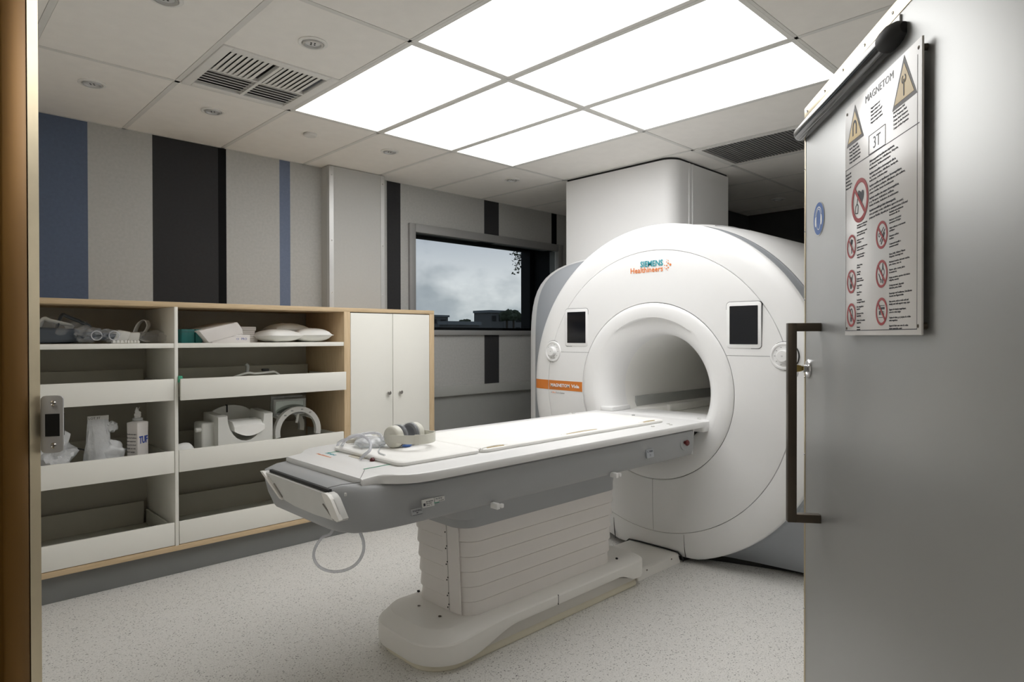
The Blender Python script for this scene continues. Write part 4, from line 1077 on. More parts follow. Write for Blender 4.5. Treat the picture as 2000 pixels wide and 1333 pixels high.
def decal(px, py, w, h, kind):
    p = ony(px, py, GY-.392); bm = BM(); lean = Matrix.Rotation(math.radians(-9), 4, 'X')
    m_ = Matrix.Translation(p) @ lean
    box(bm, -w/2, w/2, -.003, .004, -h/2, h/2, mtx=m_); d = put('sticker', bm, 'grey_band' if kind == 'g' else ('label' if kind != 'd' else 'grey_dark'), tb, label=None)
    bm = BM(); fm = m_ @ Matrix(((1, 0, 0, 0), (0, 0, -1, -.0031), (0, 1, 0, 0), (0, 0, 0, 1)))
    if kind == 'l':
        text(bm, 'REF 10849582', fm @ Matrix.Translation((-w*.2, h*.12, 0)), height=h*.14, maxw=w*.6); text(bm, 'SN 175582', fm @ Matrix.Translation((-w*.2, -h*.12, 0)), height=h*.14, maxw=w*.6); text(bm, '2018-05   CE', fm @ Matrix.Translation((-w*.2, -h*.36, 0)), height=h*.12, maxw=w*.6)
        box(bm, -w*.44, -w*.28, -.0036, -.002, -h*.3, h*.05, mtx=m_)
    elif kind == 'r':
        text(bm, 'Max 250 kg', fm @ Matrix.Translation((-w*.4, h*.1, 0)), height=h*.28, maxw=w*.8); text(bm, 'see manual', fm @ Matrix.Translation((-w*.1, -h*.35, 0)), height=h*.22, maxw=w*.5)
    elif kind == 'd':
        text(bm, 'WARNING', fm @ Matrix.Translation((-w*.45, h*.05, 0)), height=h*.34, maxw=w*.9); box(bm, -w*.47, w*.47, -.0036, -.002, -h*.46, -h*.40, mtx=m_); box(bm, -w*.08, w*.08, -.0036, -.002, -h*.2, -h*.06, mtx=m_)
    else:
        text(bm, '<C  WARN', fm @ Matrix.Translation((-w*.4, h*.1, 0)), height=h*.25, maxw=w*.8); text(bm, '? !', fm @ Matrix.Translation((-w*.1, -h*.35, 0)), height=h*.24)
    put('sticker_print', bm, 'ink_dark', d)
decal(836, 983, .052, .028, 'l'); decal(858, 975.5, .046, .016, 'r'); decal(814, 1000.5, .046, .022, 'd'); decal(1269, 886, .062, .044, 'g')
p = ony(852, 981, GY-.392); bm = BM(); box(bm, p.x-.012, p.x+.012, p.y-.003, p.y+.003, p.z-.003, p.z+.003); put('green_mark', bm, 'ink_green', tb)
# printing and fittings on the white top
def topM(px, py, ang, z=ZT+.0002): p = onz(px, py, z); return frameM(p, (math.cos(ang), math.sin(ang), 0), (-math.sin(ang), math.cos(ang), 0))
bm = BM(); text(bm, 'SIEMENS', topM(634, 885.5, -PI/2), height=.014, width=.080); put('logo_upper_line', bm, 'ink_teal', tb)
bm = BM(); text(bm, 'Healthineers', topM(617, 887, -PI/2), height=.013, width=.12); put('logo_lower_line', bm, 'ink_orange', tb)
for a, b_ in (((640, 885), (664, 882)), ((710, 917), (766, 906.5))):
    A_, B_ = onz(*a, ZT+.0005), onz(*b_, ZT+.0005); bm = BM(); tube(bm, [A_, B_], .0012, 6)
    d_ = (B_-A_).normalized(); n_ = Vector((-d_.y, d_.x, 0)); o_ = [B_+d_*.03*k/4+n_*.004*(1 if k % 2 else -1) for k in range(5)]; tube(bm, o_, .0022, 6)
    put('latch_mark', bm, 'ink_green', tb)
bm = BM(); p = onz(700, 893, ZT); prism(bm, rr(p.x-.022, p.x+.018, p.y-.055, p.y+.055, .017), ZT-.004, ZT+.0006); put('hose_recess', bm, 'recess', tb)
bm = BM(); p = onz(727, 901, ZT); lathe(bm, [(0, .010), (.006, .010), (.012, .005), (.012, 0)], (p.x, p.y, ZT), 'Z', 16); put('red_mark', bm, 'emred', tb)
for px, py in ((1114, 808), (1120, 808.5), (1237, 812), (1305, 829), (1310, 831), (1275, 834), (1365, 818)):
    p = onz(px, py, ZT); bm = BM(); lathe(bm, [(0, .010), (.005, .009), (.005, 0)], (p.x, p.y, ZT), 'Z', 14); put('socket_cap', bm, 'label' if px != 1237 else 'coil_grey', tb)
# floor cover between table and scanner
t = thing('floor_cover_plate', 'low white cover plate on the floor between table base and scanner', 'cover', (3.3, GY, 0))
bm = BM(); loft(bm, [[(x, y, z) for x, y in rr(3.02, 3.468, GY-.20+k, GY+.20-k, .012, 5)] for k, z in ((-.0, 0), (.002, .012), (.012, .045), (.03, .052))]); put('plate', bm, 'plinth', t, smooth=40)
bm = BM(); tube(bm, [(3.476, GY-.214, .006), (3.471, GY-.205, .035), (3.466, GY-.18, .056), (3.4655, GY-.10, .060), (3.465, GY, .060), (3.4655, GY+.10, .060), (3.466, GY+.18, .056), (3.471, GY+.205, .035), (3.476, GY+.214, .006)], .0045, 8); put('rubber_seal', bm, 'black', t)
for x in (3.12, 3.38):
    bm = BM(); lathe(bm, [(0, 0), (.002, .004), (.001, .007), (0, .007)], (x, GY-.19, .035), '-Y', 10); put('screw', bm, 'bronze', t)

# mattress pads on the table
def pad(name, label, x0, x1, w, r, grp, wav=0.):
    bm = BM(); R_ = []
    for k, z in ((.004, 0), (0, .005), (0, .013), (.004, .017), (.012, .0185)):
        xc_ = (x0+x1)/2; fx, fy = 1-2*k/(x1-x0), 1-k/w
        R_.append([(xc_+(x-xc_)*fx, GY+(y-GY)*fy+wav*math.sin(x*23)*(1 if abs(y-GY) > w*.9 else 0), ZT+z) for x, y in dense_rr(x0, x1, GY-w, GY+w, r)])
    loft(bm, R_); t = thing(name, label, 'mattress', ((x0+x1)/2, GY, ZT), 0, grp); put('pad_cover', bm, 'cushion', t); return t
def dense_rr(x0, x1, y0, y1, r):
    o = rr(x0, x1, y0, y1, r, 4); out = []
    for i, p in enumerate(o):
        q = o[(i+1) % len(o)]; n = max(1, int(math.hypot(q[0]-p[0], q[1]-p[1])/.02))
        for k in range(n): out.append((p[0]+(q[0]-p[0])*k/n, p[1]+(q[1]-p[1])*k/n))
    return out
pad('table_pad', 'short ivory pad at the foot end of the table under the headphones', 1.385, 1.795, .258, .03, 'table pads', .001)
pd = pad('table_pad', 'long ivory mattress pad with strap slots along the table towards the bore', 1.80, 3.19, .262, .03, 'table pads', .0015)
zp = ZT+.0185
for (a, b_, l) in (((935, 884.5), (990, 871), 1), ((1110, 849), (1162, 838.5), 1), ((1260, 825.5), (1282, 822), 1)):
    A_, B_ = onz(*a, zp), onz(*b_, zp); bm = BM(); yv = max(GY-.252, (A_.y+B_.y)/2); A_.x = max(A_.x, 1.83); box(bm, A_.x, B_.x, yv-.004, yv+.004, zp-.012, zp+.0008, .0005); put('strap_slot', bm, 'strap_tan', pd, label='tan strap slot')
    bm = BM(); tube(bm, spline([(A_.x-.03, yv+.008, zp-.004), ((A_.x+B_.x)/2, yv+.009, zp+.001), (B_.x+.03, yv+.008, zp-.004)], 6), .006, 8); put('slot_lip', bm, 'cushion', pd)

# headphones
A0 = Vector((1.53, 2.315, zp+.048)); ax = Vector((.98, .2, 0)).normalized(); pr_ = Vector((ax.y, -ax.x, 0))
t = thing('headphones', 'ivory over-ear headphones with film covered ear pad lying on the table', 'headphones', (1.59, 2.32, zp))
def cup(o, d):
    m_ = frameM(o, d.cross(Vector((0, 0, 1))), Vector((0, 0, 1)))    # z axis = d.cross.cross -> along -d or d
    zz = Vector((m_[0][2], m_[1][2], m_[2][2])); s = 1 if zz.dot(d) > 0 else -1
    def L(prof, n=40):
        b = lathe(BM(), [(h*s, r) for h, r in prof], (0, 0, 0), 'Z', n); bmesh.ops.transform(b, matrix=m_, verts=b.verts); return b
    c = put('ear_cup', L([(-.004, 0), (-.004, .036), (0, .043), (.008, .047), (.030, .047), (.034, .044), (.034, 0)]), 'headset', t)
    put('ear_pad', L([(.034, .042), (.040, .047), (.052, .046), (.057, .038), (.050, .022), (.046, 0)]), 'foam_dark', c, label='dark foam ear pad')
    put('film_cover', L([(.033, .044), (.038, .051), (.055, .050), (.062, .040), (.060, .012), (.0605, 0)]), 'film', c)
    return c
B0 = A0+ax*.165
cup(A0, ax); cup(B0, -ax)
bm = BM(); mid = (A0+B0)/2; P = []
for k in range(19):
    a = PI*k/18; P.append(mid-ax*.090*math.cos(a)*(1+.12*math.sin(a))+pr_*(.145*math.sin(a)**.75)+Vector((0, 0, 0)))
hb = []
for i, p in enumerate(P):
    d = (P[min(i+1, 18)]-P[max(i-1, 0)]).normalized(); nn = Vector((d.y, -d.x, 0)); w = .016+.004*math.sin(PI*i/18)
    hb.append([p+nn*.002+Vector((0, 0, w-.004)), p-nn*.003+Vector((0, 0, w-.004)), p-nn*.003+Vector((0, 0, -w-.004)), p+nn*.002+Vector((0, 0, -w-.004))])
loft(bm, hb); h_ = put('headband', bm, 'headset', t)
for i in (5, 13):
    d = (P[i+1]-P[i-1]).normalized(); nn = Vector((d.y, -d.x, 0)); bm = BM()
    q = [[P[i+j]+nn*.0032+Vector((0, 0, .017)), P[i+j]-nn*.0042+Vector((0, 0, .017)), P[i+j]-nn*.0042+Vector((0, 0, -.025)), P[i+j]+nn*.0032+Vector((0, 0, -.025))] for j in (0, 1)]
    loft(bm, q); put('band_slider', bm, 'headset', h_)
bm = BM(); ball(bm, A0+ax*.06+Vector((.01, -.03, -.040)), .016, 3, (1.6, 1, .5)); put('blue_lining', bm, 'sticker_blue', t)

# hose and connector at the foot of the pad
def curve_thing(name, label, cat, pts, r, m, per=8, closed=False):
    P = spline(pts, per, closed); bm = BM(); tube(bm, P, r, 10, closed=closed); return single(name, bm, m, label, cat)
curve_thing('air_hose', 'clear air hose arching from the recess in the white table top over the pad', 'hose',
  [onz(704, 897, ZT+.004), onz(712, 889, .91), onz(722, 880, .928), onz(724, 868, .945), onz(718, 858, .955), onz(705, 851, .962), onz(692, 851, .962), onz(680, 856, .953), onz(672, 864, .935), onz(668, 871, .908)], .0065, 'tube')
curve_thing('air_hose', 'second clear hose looping behind the first to the headphones', 'hose',
  [onz(659, 871, .897), onz(663, 864, .92), onz(680, 857, .94), onz(705, 849, .952), onz(728, 846, .956), onz(742, 849, .953), onz(748, 857, .950)], .006, 'tube')
curve_thing('headphone_lead', 'thin white lead trailing from the headphones across the pad', 'cable',
  [onz(752, 890, zp+.002)+Vector((0, 0, .001)), onz(740, 884, zp+.003), onz(742, 872, zp+.003), onz(736, 862, zp+.003), onz(724, 856, zp+.003), onz(712, 862, zp+.003)], .003, 'film_white')
t = thing('hose_connector', 'small white block connector lying among the clear hoses on the pad', 'connector', (1.53, 2.52, zp), -.3)
bm = BM(); box(bm, -.045, .03, -.03, .03, 0, .036, .006); put('connector_body', bm, 'plastic_white', t, local=True)
bm = BM(); box(bm, .03, .055, -.02, .02, .008, .028, .003); put('connector_nose', bm, 'label', t, local=True)
bm = BM(); box(bm, -.085, -.046, -.012, .012, .004, .022, .003); put('copper_plug', bm, 'recess', t, local=True)
bm = BM(); ball(bm, (1.50, 2.42, zp+.018), .06, 4, (1.1, 1.1, .38), .2, 5, 14)
for v in bm.verts: v.co.z = max(v.co.z, zp+.0008)
single('crumpled_film', bm, 'film_white', 'crumpled milky film beside the hose connector on the pad', 'film')
# hose loop hanging below the table
hx = 1.36
lp = [onx(648, 1040, hx), onx(630, 1050, hx), onx(616, 1070, hx), onx(613, 1090, hx), onx(624, 1108, hx), onx(648, 1117, hx), onx(675, 1114, hx), onx(697, 1101, hx), onx(709, 1080, hx), onx(710, 1060, hx), onx(704, 1042, hx), onx(697, 1030, hx)]
lp = [Vector((1.36, 2.50, .705)), Vector((1.36, 2.48, .63))]+lp+[Vector((1.36, 2.30, .66)), Vector((1.36, 2.33, .705))]
curve_thing('hanging_hose', 'clear hose hanging in a loop below the foot end of the table', 'hose', lp, .0065, 'tube')

# ------------------------------------------------------------------ the open steel door (own axes: x from free edge to hinge, -y the visible face)
DA = math.atan2(-.60139531, -.79895162)
door = struct('door_1', (2.1299, .8304, 0), DA)
DW, DH = 1.27, 2.118
def dput(name, bm, m, parent=door, **k): return put(name, bm, m, parent, local=True, **k)
bm = BM(); box(bm, .004, DW, 0, .055, .012, DH-.004, .002); dput('door_panel', bm, 'door')
bm = BM(); box(bm, 0, DW, -.0015, .004, DH-.036, DH, .0008); dput('brass_edge', bm, 'brass', label='brass strip along the top')
bm = BM(); box(bm, 0, .0125, -.0015, .056, .012, DH-.036, .0008); dput('brass_edge', bm, 'brass', label='brass strip along the free edge')
for x in (.03, .2, .35, .5, .66):
    bm = lathe(BM(), [(0, 0), (.001, .002), (.0015, .0035), (0, .004)], (x, -.0015, DH-.018), '-Y', 10); dput('screw', bm, 'steel')
for z in (.2, .5, .78, 1.0, 1.25, 1.5, 1.72, 1.92):
    bm = lathe(BM(), [(0, 0), (.001, .002), (.0012, .003), (0, .0035)], (.006, -.0015, z), '-Y', 10); dput('screw', bm, 'steel')
bm = BM(); box(bm, .145, .170, -.094, -.069, .822, 1.422, .0012); box(bm, .145, .170, -.070, 0, 1.397, 1.422, .0012); box(bm, .145, .170, -.070, 0, .822, .847, .0012)
dput('pull_handle', bm, 'bronze', label='dark bronze square bar handle')
bm = lathe(BM(), [(0, .0), (0, .030), (.003, .030), (.006, .026), (.006, .019), (.004, .018), (.004, 0)], (.047, 0, 1.280), '-Y', 36); lk = dput('lock_rosette', bm, 'steel')
bm = lathe(BM(), [(0, .0125), (.014, .0125), (.015, .011), (.015, 0)], (.047, -.004, 1.280), '-Y', 28); dput('lock_cylinder', bm, 'steel', lk)
# top seal / closer tube
bm = BM(); box(bm, -.0, .70, -.004, 0, 2.052, 2.078, .001); cl = dput('closer_bracket', bm, 'alu')
bm = BM(); P = [(-.006, -.012, 2.037), (-.002, -.012, 2.037), (.008, -.012, 2.037), (.66, -.012, 2.037), (.665, -.012, 2.037)]
tube(bm, P, [.020, .0225, .0235, .0235, .0235], 28); dput('closer_tube', bm, 'black_gloss', cl, label='glossy black tube')
bm = BM(); tube(bm, [(.655, -.012, 2.037), (.665, -.012, 2.037), (.69, -.012, 2.037), (.712, -.009, 2.037), (.728, -.004, 2.037)], [.0242, .0252, .0252, .021, .012], 28); dput('end_cap', bm, 'black', cl)
for x in (.05, .62):
    bm = BM(); box(bm, x-.02, x+.02, -.02, -.001, 2.02, 2.05, .004); dput('tube_bracket', bm, 'black', cl)

dW = WM['door_1']
def dpos(x, y, z): return dW @ Vector((x, y, z))
# key in the lock
t = thing('door_key', 'brass key left in the lock of the steel door, with a split ring', 'key', dpos(.047, -.010, 1.28), DA)
bm = BM(); box(bm, -.0012, .0012, -.014, .0, -.004, .004); put('blade', bm, 'brown_gold', t, local=True)
b = BM(); prism(b, [(0, -.006), (.007, -.0095), (.017, -.011), (.025, -.008), (.028, 0), (.025, .009), (.016, .0115), (.007, .0095), (0, .006)], -.0012, .0012, mtx=Matrix(((0, 0, 1, 0), (-1, 0, 0, -.008), (0, 1, 0, 0), (0, 0, 0, 1)))); put('bow', b, 'brown_gold', t, local=True)
bm = BM(); tube(bm, [(.006*math.cos(a)*0+.000, -.026+.003*math.cos(a), -.014+.012*math.sin(a)) for a in [2*PI*k/24 for k in range(24)]], .0011, 8, closed=True); put('split_ring', bm, 'steel', t, local=True)
# round ear-protection sticker
t = thing('ear_protection_sticker', 'round blue sticker with a white head wearing ear muffs on the door', 'sticker', dpos(.145, -.0005, 1.737), DA)
def disc(bm, x, z, r, y, d=.0005, n=40, r0=0.):
    return lathe(bm, [(0, r0), (0, r), (d, r), (d, r0)], (x, y, z), 'Y', n)
put('sticker_rim', disc(BM(), 0, 0, .051, -.0006), 'label', t, local=True)
put('sticker_disc', disc(BM(), 0, 0, .0485, -.0010), 'sticker_blue', t, local=True)
FM = Matrix(((1, 0, 0, 0), (0, 0, -1, 0), (0, 1, 0, 0), (0, 0, 0, 1)))       # (x, z, out) -> door axes
def shape(bm, pts, out, d=.0004, m=FM, mi=0): return prism(bm, pts, out-d, out, mtx=m, mi=mi)
def ell(cx, cz, a, b, n=28, a0=0, a1=360): return [(cx+a*math.cos(math.radians(a0+(a1-a0)*k/n)), cz+b*math.sin(math.radians(a0+(a1-a0)*k/n))) for k in range(n+(1 if a1-a0 < 360 else 0))]
def ring(bm, cx, cz, a, b, w, out, n=40, a0=0., a1=360., d=.0004):
    full = a1-a0 >= 360; k_ = n if full else n+1
    def P(rx, rz, k): t_ = math.radians(a0+(a1-a0)*k/n); return (cx+rx*math.cos(t_), -out, cz+rz*math.sin(t_))
    R_ = []
    for k in range(k_):
        i1 = P(a, b, k); i0 = P(a-w, b-w, k)
        R_.append([i1, i0, (i0[0], -out+d, i0[2]), (i1[0], -out+d, i1[2])])
    if full: R_.append(R_[0])
    loft(bm, R_, caps=not full); return bm
def stroke(bm, pts, w, out, d=.0004):
    for (x0, z0), (x1, z1) in zip(pts, pts[1:]):
        L_ = math.hypot(x1-x0, z1-z0) or 1; nx, nz = -(z1-z0)/L_*w/2, (x1-x0)/L_*w/2
        shape(bm, [(x0+nx, z0+nz), (x0-nx, z0-nz), (x1-nx, z1-nz), (x1+nx, z1+nz)], out, d)
    return bm
bm = BM(); ring(bm, 0, -.002, .022, .032, .0022, .0014); ring(bm, 0, .006, .030, .030, .003, .0015, a0=10, a1=170)
shape(bm, ell(-.026, -.006, .007, .016), .0016); shape(bm, ell(.026, -.006, .007, .016), .0016)
put('ear_muff_symbol', bm, 'ink_white', t, local=True)

# ------------------------------------------------------------------ warning sign on the door
U0, V0, U1, V1 = .4095, 1.3845, .829, 1.9735
sg = thing('warning_sign', 'large white safety board with red prohibition signs and text fixed on the steel door', 'sign', dpos((U0+U1)/2, 0, V0), DA)
SI = WM['warning_sign'].inverted() @ dW
def sput(name, bm, m, parent=sg, **k):
    bmesh.ops.transform(bm, matrix=SI, verts=bm.verts); return put(name, bm, m, parent, local=True, **k)
YB = -.0155
bm = BM(); box(bm, U0, U1, YB, YB+.0045, V0, V1, .0012); sput('board', bm, 'sign')
for u, v in ((U0+.014, V1-.018), (U1-.014, V1-.018), (U0+.014, V0+.018), (U1-.014, V0+.018)):
    bm = lathe(BM(), [(0, 0), (.0012, .002), (.0008, .0036), (0, .004)], (u, YB, v), '-Y', 12); lathe(bm, [(0, 0), (0, .007), (.0108, .007)], (u, YB+.0045, v), 'Y', 12); sput('fixing_screw', bm, 'bronze')
OUT = -YB+.0005
def tm(u, v): return frameM((u, YB, v), (1, 0, 0), (0, 0, 1))
def para(bm, u, v, lines, h, dv, maxw, bold=0):
    for k, s in enumerate(lines):
        text(bm, s, tm(u, v-dv*k), height=h, maxw=maxw, depth=.0004)
        if bold and k == 0: text(bm, s, tm(u+.0006, v-dv*k+.0002), height=h, maxw=maxw, depth=.0004)
bm = BM()
stroke(bm, [(U0+.006, V0+.012), (U1-.018, V0+.012)], .0016, OUT); stroke(bm, [(U0+.004, 1.812), (U1-.01, 1.806)], .0014, OUT)
stroke(bm, [(U0+.006, V0+.012), (U0+.006, 1.81)], .0008, OUT); stroke(bm, [(U1-.018, V0+.012), (U1-.018, V1-.03)], .0008, OUT)
b0 = [(.566, 1.812), (.659, 1.810), (.659, 1.855), (.566, 1.856), (.566, 1.812)]; stroke(bm, b0, .0012, OUT)
sput('ruled_lines', bm, 'ink_dark')
bm = BM(); text(bm, '3T', tm(.592, 1.820), height=.027, width=.040); text(bm, 'MAGNETOM', tm(.545, 1.941), height=.017, width=.155); sput('heading', bm, mat('heading_grey', (.16, .17, .19), .5))
bm = BM()
para(bm, .571, 1.792, ['Elektromagnetisch beeinflussbare Implantate,', 'z.B. Herzschrittmacher, Defibrillatoren, H\u00f6rger\u00e4te,', 'Insulinpumpen, Medikamentenpumpen'], .0052, .0085, .185, 1)
para(bm, .571, 1.763, ['Implants susceptible to electromagnetic effects,', 'e.g. cardiac pacemakers, defibrillators, hearing aids,', 'insulin pumps, medication pumps'], .0052, .0085, .185, 1)
para(bm, .571, 1.734, ['Implants sensibles aux interf\u00e9rences \u00e9lectromagn\u00e9tiques,', 'par ex. stimulateurs cardiaques, d\u00e9fibrillateurs, aides auditives,', 'pompes \u00e0 insuline, doseurs de m\u00e9dicaments'], .0052, .0085, .215, 1)
para(bm, .571, 1.705, ['Implantes sensibles a los campos electromagn\u00e9ticos,', 'p. ej. Marcapasos, desfibriladores, aud\u00edfonos,', 'bombas de insulina, dosificadores de medicamentos'], .0052, .0085, .20, 1)
para(bm, .571, 1.676, ['Impianti suscettibili agli effetti elettromagnetici,', 'ad es. pacemaker cardiaci, defibrillatori, apparecchi acustici,', "pompe per l'insulina, dispositivi per la somministrazione di farmaci"], .0052, .0085, .235, 1)
para(bm, .440, 1.858, ['Starkes Magnetfeld', 'Strong Magnetic Field', 'Champ Magn\u00e9tique fort', 'Campo magn\u00e9tico fuerte', 'Campo magnetico forte'], .0052, .0088, .085)
para(bm, .700, 1.862, ['Hochfrequenz Feld', 'Radio Frequency Field', 'Champ haute fr\u00e9quence', 'Campo de alta frecuencia', 'Campo ad alta frequenza'], .0050, .0085, .10)
para(bm, .577, 1.915, ['Magnet immer an!', 'Magnet always on!', 'Aimant toujours actif !', '\u00a1Im\u00e1n siempre activo!', 'Magnete sempre attivo!'], .0050, .0085, .085)
para(bm, .415, 1.796, ['Verboten f\u00fcr', 'Prohibited for', 'Interdit aux', 'Prohibido para', 'Vietato a chi'], .0050, .0088, .075)
para(bm, .493, 1.655, ['Implantate aus Metall oder', 'Metallsplitter im K\u00f6rper', '', 'Metallic implants or metal', 'parts inside the body', '', 'Implants ou corps', 'm\u00e9talliques', '', 'Implantes de metal u otros', 'cuerpos met\u00e1licos', '', 'Impianti di metallo o', 'schegge di metallo'], .0042, .0061, .105)
para(bm, .493, 1.556, ['Offenes Feuer,', 'Rauchen', '', 'Open fire,', 'smoking', '', 'Flammes nues', 'D\u00e9fense de fumer', '', 'Fuego abierto', 'Fumar', '', 'Fuoco libero', 'Fumare'], .0042, .0056, .075)
para(bm, .493, 1.470, ['Feuerl\u00f6scher', 'aus magnet. Material', '', 'Fire extinguishers', 'magnetic', '', 'Extincteur de feu', 'magn\u00e9tique', '', 'Extintor de incendios', 'magn\u00e9ticos', '', 'Estintori', 'magnetici'], .0042, .0056, .09)
para(bm, .681, 1.652, ['Metallteile und medizinische', 'Instrumente aller Art', '', 'Metal parts and medical', 'instruments of all types', '', 'Objets m\u00e9dicaux et instruments', 'm\u00e9talliques', '', 'Elementos m\u00e9dicos', 'met\u00e1licos', '', 'Componenti metallici e', 'strumenti medicali'], .0042, .0058, .105)
para(bm, .681, 1.560, ['Uhren, Brille, Schl\u00fcssel, M\u00fcnzen', 'H\u00f6rger\u00e4te, Feuerzeuge usw.', '', 'Mechanical watches, electronic watches,', 'pens, scissors, coins, etc.', '', 'Montres, stylos, ciseaux, pi\u00e8ces', 'de monnaie etc.', '', 'Relojes mec\u00e1nicos, aparatos electr\u00f3nicos', 'bol\u00edgrafos, monedas', '', 'Orologi meccanici, dispositivi', 'elettronici, penne, forbici'], .0042, .0057, .13)
para(bm, .681, 1.474, ['Datentr\u00e4ger wie Kreditkarten, Scheckkarten', 'Ausweise mit Magnetstreifen', '', 'Data carriers, such as credit cards and', 'identity cards with magnetic strips, tapes', '', 'Support de donn\u00e9es magn\u00e9tiques,', 'cartes de cr\u00e9dit, badges', '', 'Tarjetas de datos, p. ej. tarjetas de cr\u00e9dito', 'cintas magn\u00e9ticas', '', 'Supporti di dati come carte di credito', 'tessere magnetiche, nastri'], .0042, .0059, .14)
sput('sign_text', bm, 'ink_dark')
SYM = {}
def prohib(name, cx, cz, a, draw):
    bm = BM(); ring(bm, cx, cz, a, a, a*.19, OUT+.0003); w = a*.155
    stroke(bm, [(cx-a*.66, cz+a*.66), (cx+a*.66, cz-a*.66)], w, OUT+.0005); p_ = sput('prohibition_ring', bm, 'red')
    bm = BM(); draw(bm, cx, cz, a); sput(name, bm, 'ink_dark', p_)
def heart(bm, x, z, a):
    P = [(x+.16*a+.40*a*(16*math.sin(t_)**3)/17*.8, z+.12*a+.42*a*(13*math.cos(t_)-5*math.cos(2*t_)-2*math.cos(3*t_)-math.cos(4*t_))/17) for t_ in [2*PI*k/40 for k in range(40)]]
    shape(bm, P, OUT); ring(bm, x-.12*a, z+.34*a, .10*a, .14*a, .05*a, OUT, 20)
    stroke(bm, [(x-.22*a, z+.3*a), (x-.34*a, z-.1*a), (x-.5*a, z-.2*a), (x-.55*a, z-.5*a), (x-.25*a, z-.55*a), (x-.2*a, z-.2*a), (x-.34*a, z-.1*a)], .05*a, OUT)
def bone(bm, x, z, a):
    stroke(bm, [(x+.05*a, z-.6*a), (x-.05*a, z+.1*a)], .1*a, OUT); shape(bm, ell(x+.02*a, z+.38*a, .2*a, .24*a), OUT); stroke(bm, [(x-.1*a, z+.15*a), (x+.3*a, z+.5*a)], .1*a, OUT)
def match(bm, x, z, a):
    ring(bm, x-.1*a, z-.1*a, .22*a, .5*a, .06*a, OUT, 24); stroke(bm, [(x-.2*a, z-.6*a), (x+.3*a, z+.6*a)], .06*a, OUT); shape(bm, ell(x-.05*a, z-.35*a, .12*a, .15*a), OUT)
def exting(bm, x, z, a):
    ring(bm, x+.02*a, z+.15*a, .28*a, .42*a, .07*a, OUT, 24); shape(bm, [(x-.18*a, z-.55*a), (x+.05*a, z-.55*a), (x+.05*a, z-.2*a), (x-.18*a, z-.2*a)], OUT)
def scis(bm, x, z, a):
    stroke(bm, [(x-.3*a, z-.45*a), (x+.55*a, z+.35*a)], .09*a, OUT); stroke(bm, [(x-.1*a, z-.65*a), (x+.5*a, z+.1*a)], .13*a, OUT); ring(bm, x-.42*a, z+.05*a, .16*a, .16*a, .05*a, OUT, 20); stroke(bm, [(x-.28*a, z+.05*a), (x+.35*a, z+.5*a)], .06*a, OUT)
def watch(bm, x, z, a):
    ring(bm, x+.2*a, z+.1*a, .27*a, .27*a, .06*a, OUT, 28); shape(bm, [(x+.1*a, z+.36*a), (x+.3*a, z+.36*a), (x+.26*a, z+.75*a), (x+.14*a, z+.75*a)], OUT); shape(bm, [(x+.1*a, z-.16*a), (x+.3*a, z-.16*a), (x+.26*a, z-.7*a), (x+.14*a, z-.7*a)], OUT)
    stroke(bm, [(x-.5*a, z+.05*a), (x-.15*a, z-.45*a)], .09*a, OUT); ring(bm, x-.1*a, z-.5*a, .13*a, .13*a, .05*a, OUT, 18)
def cards(bm, x, z, a):
    shape(bm, [(x-.5*a, z+.3*a), (x+.5*a, z+.3*a), (x+.5*a, z+.16*a), (x-.5*a, z+.16*a)], OUT); stroke(bm, [(x-.5*a, z+.42*a), (x+.5*a, z+.42*a)], .04*a, OUT); stroke(bm, [(x-.5*a, z-.42*a), (x+.5*a, z-.42*a)], .04*a, OUT)
    shape(bm, [(x-.42*a, z+.06*a), (x-.18*a, z+.06*a), (x-.18*a, z-.24*a), (x-.42*a, z-.24*a)], OUT)
    for k in range(3): stroke(bm, [(x-.05*a, z-.02*a-.1*a*k), (x+.42*a, z-.02*a-.1*a*k)], .04*a, OUT)
prohib('pacemaker_symbol', .511, 1.716, .054, heart)
prohib('implant_symbol', .456, 1.610, .030, bone); prohib('open_fire_symbol', .456, 1.521, .030, match); prohib('extinguisher_symbol', .456, 1.436, .030, exting)
prohib('scissors_symbol', .641, 1.611, .0315, scis); prohib('watch_symbol', .641, 1.523, .0315, watch); prohib('card_symbol', .641, 1.438, .0315, cards)
for (cx, zt, zb_, w) in ((.478, 1.962, 1.868, .055), (.752, 1.968, 1.869, .057)):
    bm = BM(); shape(bm, [(cx-w, zb_), (cx+w, zb_), (cx, zt)], OUT); p_ = sput('warning_triangle', bm, mat('triangle_edge', (.05, .045, .04), .5))
    h = zt-zb_; bm = BM(); shape(bm, [(cx-w*.80, zb_+h*.09), (cx+w*.80, zb_+h*.09), (cx, zt-h*.16)], OUT+.0004); sput('triangle_field', bm, 'yellow', p_)
    bm = BM()
    if cx < .6: ring(bm, cx, zb_+h*.40, .014, .018, .006, OUT+.0008, 20, 0, 180); stroke(bm, [(cx-.011, zb_+h*.40), (cx-.011, zb_+h*.2)], .006, OUT+.0008); stroke(bm, [(cx+.011, zb_+h*.40), (cx+.011, zb_+h*.2)], .006, OUT+.0008)
    else: stroke(bm, [(cx, zb_+h*.15), (cx, zb_+h*.5)], .004, OUT+.0008); ring(bm, cx, zb_+h*.5, .010, .010, .003, OUT+.0008, 18, -60, 60); ring(bm, cx, zb_+h*.5, .010, .010, .003, OUT+.0008, 18, 120, 240)
    sput('triangle_symbol', bm, 'ink_dark', p_)

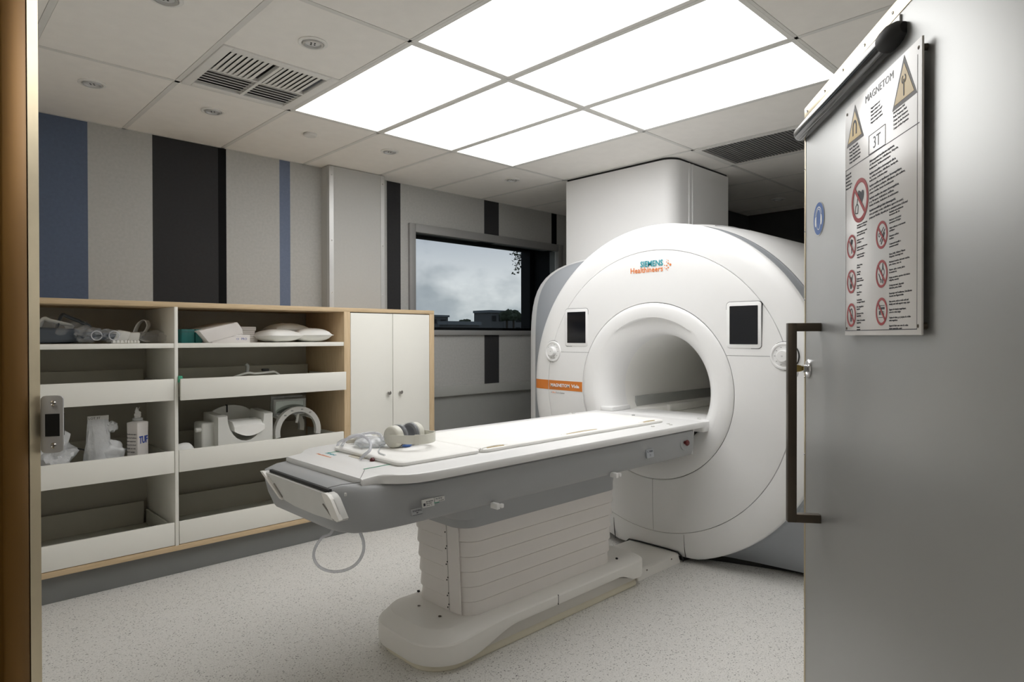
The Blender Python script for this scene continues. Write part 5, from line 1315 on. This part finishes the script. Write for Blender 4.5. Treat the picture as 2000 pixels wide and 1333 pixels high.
# ------------------------------------------------------------------ sky, corridor lamp, camera
w = bpy.data.worlds.new('sky'); S.world = w; w.use_nodes = True
N = w.node_tree.nodes; L = w.node_tree.links; bg = N['Background']
tc = N.new('ShaderNodeTexCoord'); mp = N.new('ShaderNodeMapping'); mp.inputs['Scale'].default_value = (2.4, 2.4, 4.0); mp.inputs['Location'].default_value = (1.7, .6, .3)
nz = N.new('ShaderNodeTexNoise'); nz.inputs['Scale'].default_value = 1.5; nz.inputs['Detail'].default_value = 6; nz.inputs['Roughness'].default_value = .55
L.new(tc.outputs['Generated'], mp.inputs[0]); L.new(mp.outputs[0], nz.inputs['Vector'])
r = N.new('ShaderNodeValToRGB'); e = r.color_ramp.elements
e[0].position = .34; e[0].color = (.20, .235, .28, 1); e[1].position = .62; e[1].color = (.80, .81, .80, 1)
r.color_ramp.elements.new(.50).color = (.40, .435, .455, 1)
L.new(nz.outputs['Fac'], r.inputs[0])
# brighter haze towards the horizon
sx = N.new('ShaderNodeSeparateXYZ'); L.new(tc.outputs['Generated'], sx.inputs[0])
r2 = N.new('ShaderNodeValToRGB'); e = r2.color_ramp.elements
e[0].position = .02; e[0].color = (1.25, 1.24, 1.2, 1); e[1].position = .15; e[1].color = (.60, .64, .70, 1)
L.new(sx.outputs['Z'], r2.inputs[0])
mx = N.new('ShaderNodeMix'); mx.data_type = 'RGBA'; mx.blend_type = 'MULTIPLY'; mx.inputs[0].default_value = 1
L.new(r.outputs[0], mx.inputs[6]); L.new(r2.outputs[0], mx.inputs[7]); L.new(mx.outputs[2], bg.inputs['Color'])
bg.inputs['Strength'].default_value = 2.1

# lamp of the corridor the doorway opens from
ld = bpy.data.lights.new('corridor_lamp', 'AREA'); ld.shape = 'RECTANGLE'; ld.size = .6; ld.size_y = 1.2; ld.energy = 7; ld.color = (1, .93, .84)
lo = bpy.data.objects.new('corridor_lamp', ld); COL.objects.link(lo); lo.location = cM @ Vector((.1, -1.0, 2.69))

cam = bpy.data.cameras.new('camera'); co = bpy.data.objects.new('camera', cam); COL.objects.link(co)
cam.sensor_fit = 'HORIZONTAL'; cam.sensor_width = 36; cam.lens = FPX*36/2000; cam.clip_start = .05; cam.clip_end = 1000
m_ = Matrix.Identity(4)
for i, c in enumerate((R2, U2, -Fv, EYE)):
    for k in range(3): m_[k][i] = c[k]
co.matrix_world = m_
S.camera = co
S.view_settings.view_transform = 'Standard'; S.view_settings.look = 'None'; S.view_settings.gamma = 1.0
S.view_settings.use_curve_mapping = False
S.view_settings.exposure = 0.0
cy_ = S.cycles
cy_.max_bounces = 14; cy_.diffuse_bounces = 12; cy_.glossy_bounces = 4; cy_.transmission_bounces = 6; cy_.transparent_max_bounces = 16
cy_.sample_clamp_indirect = 6; cy_.use_denoising = True
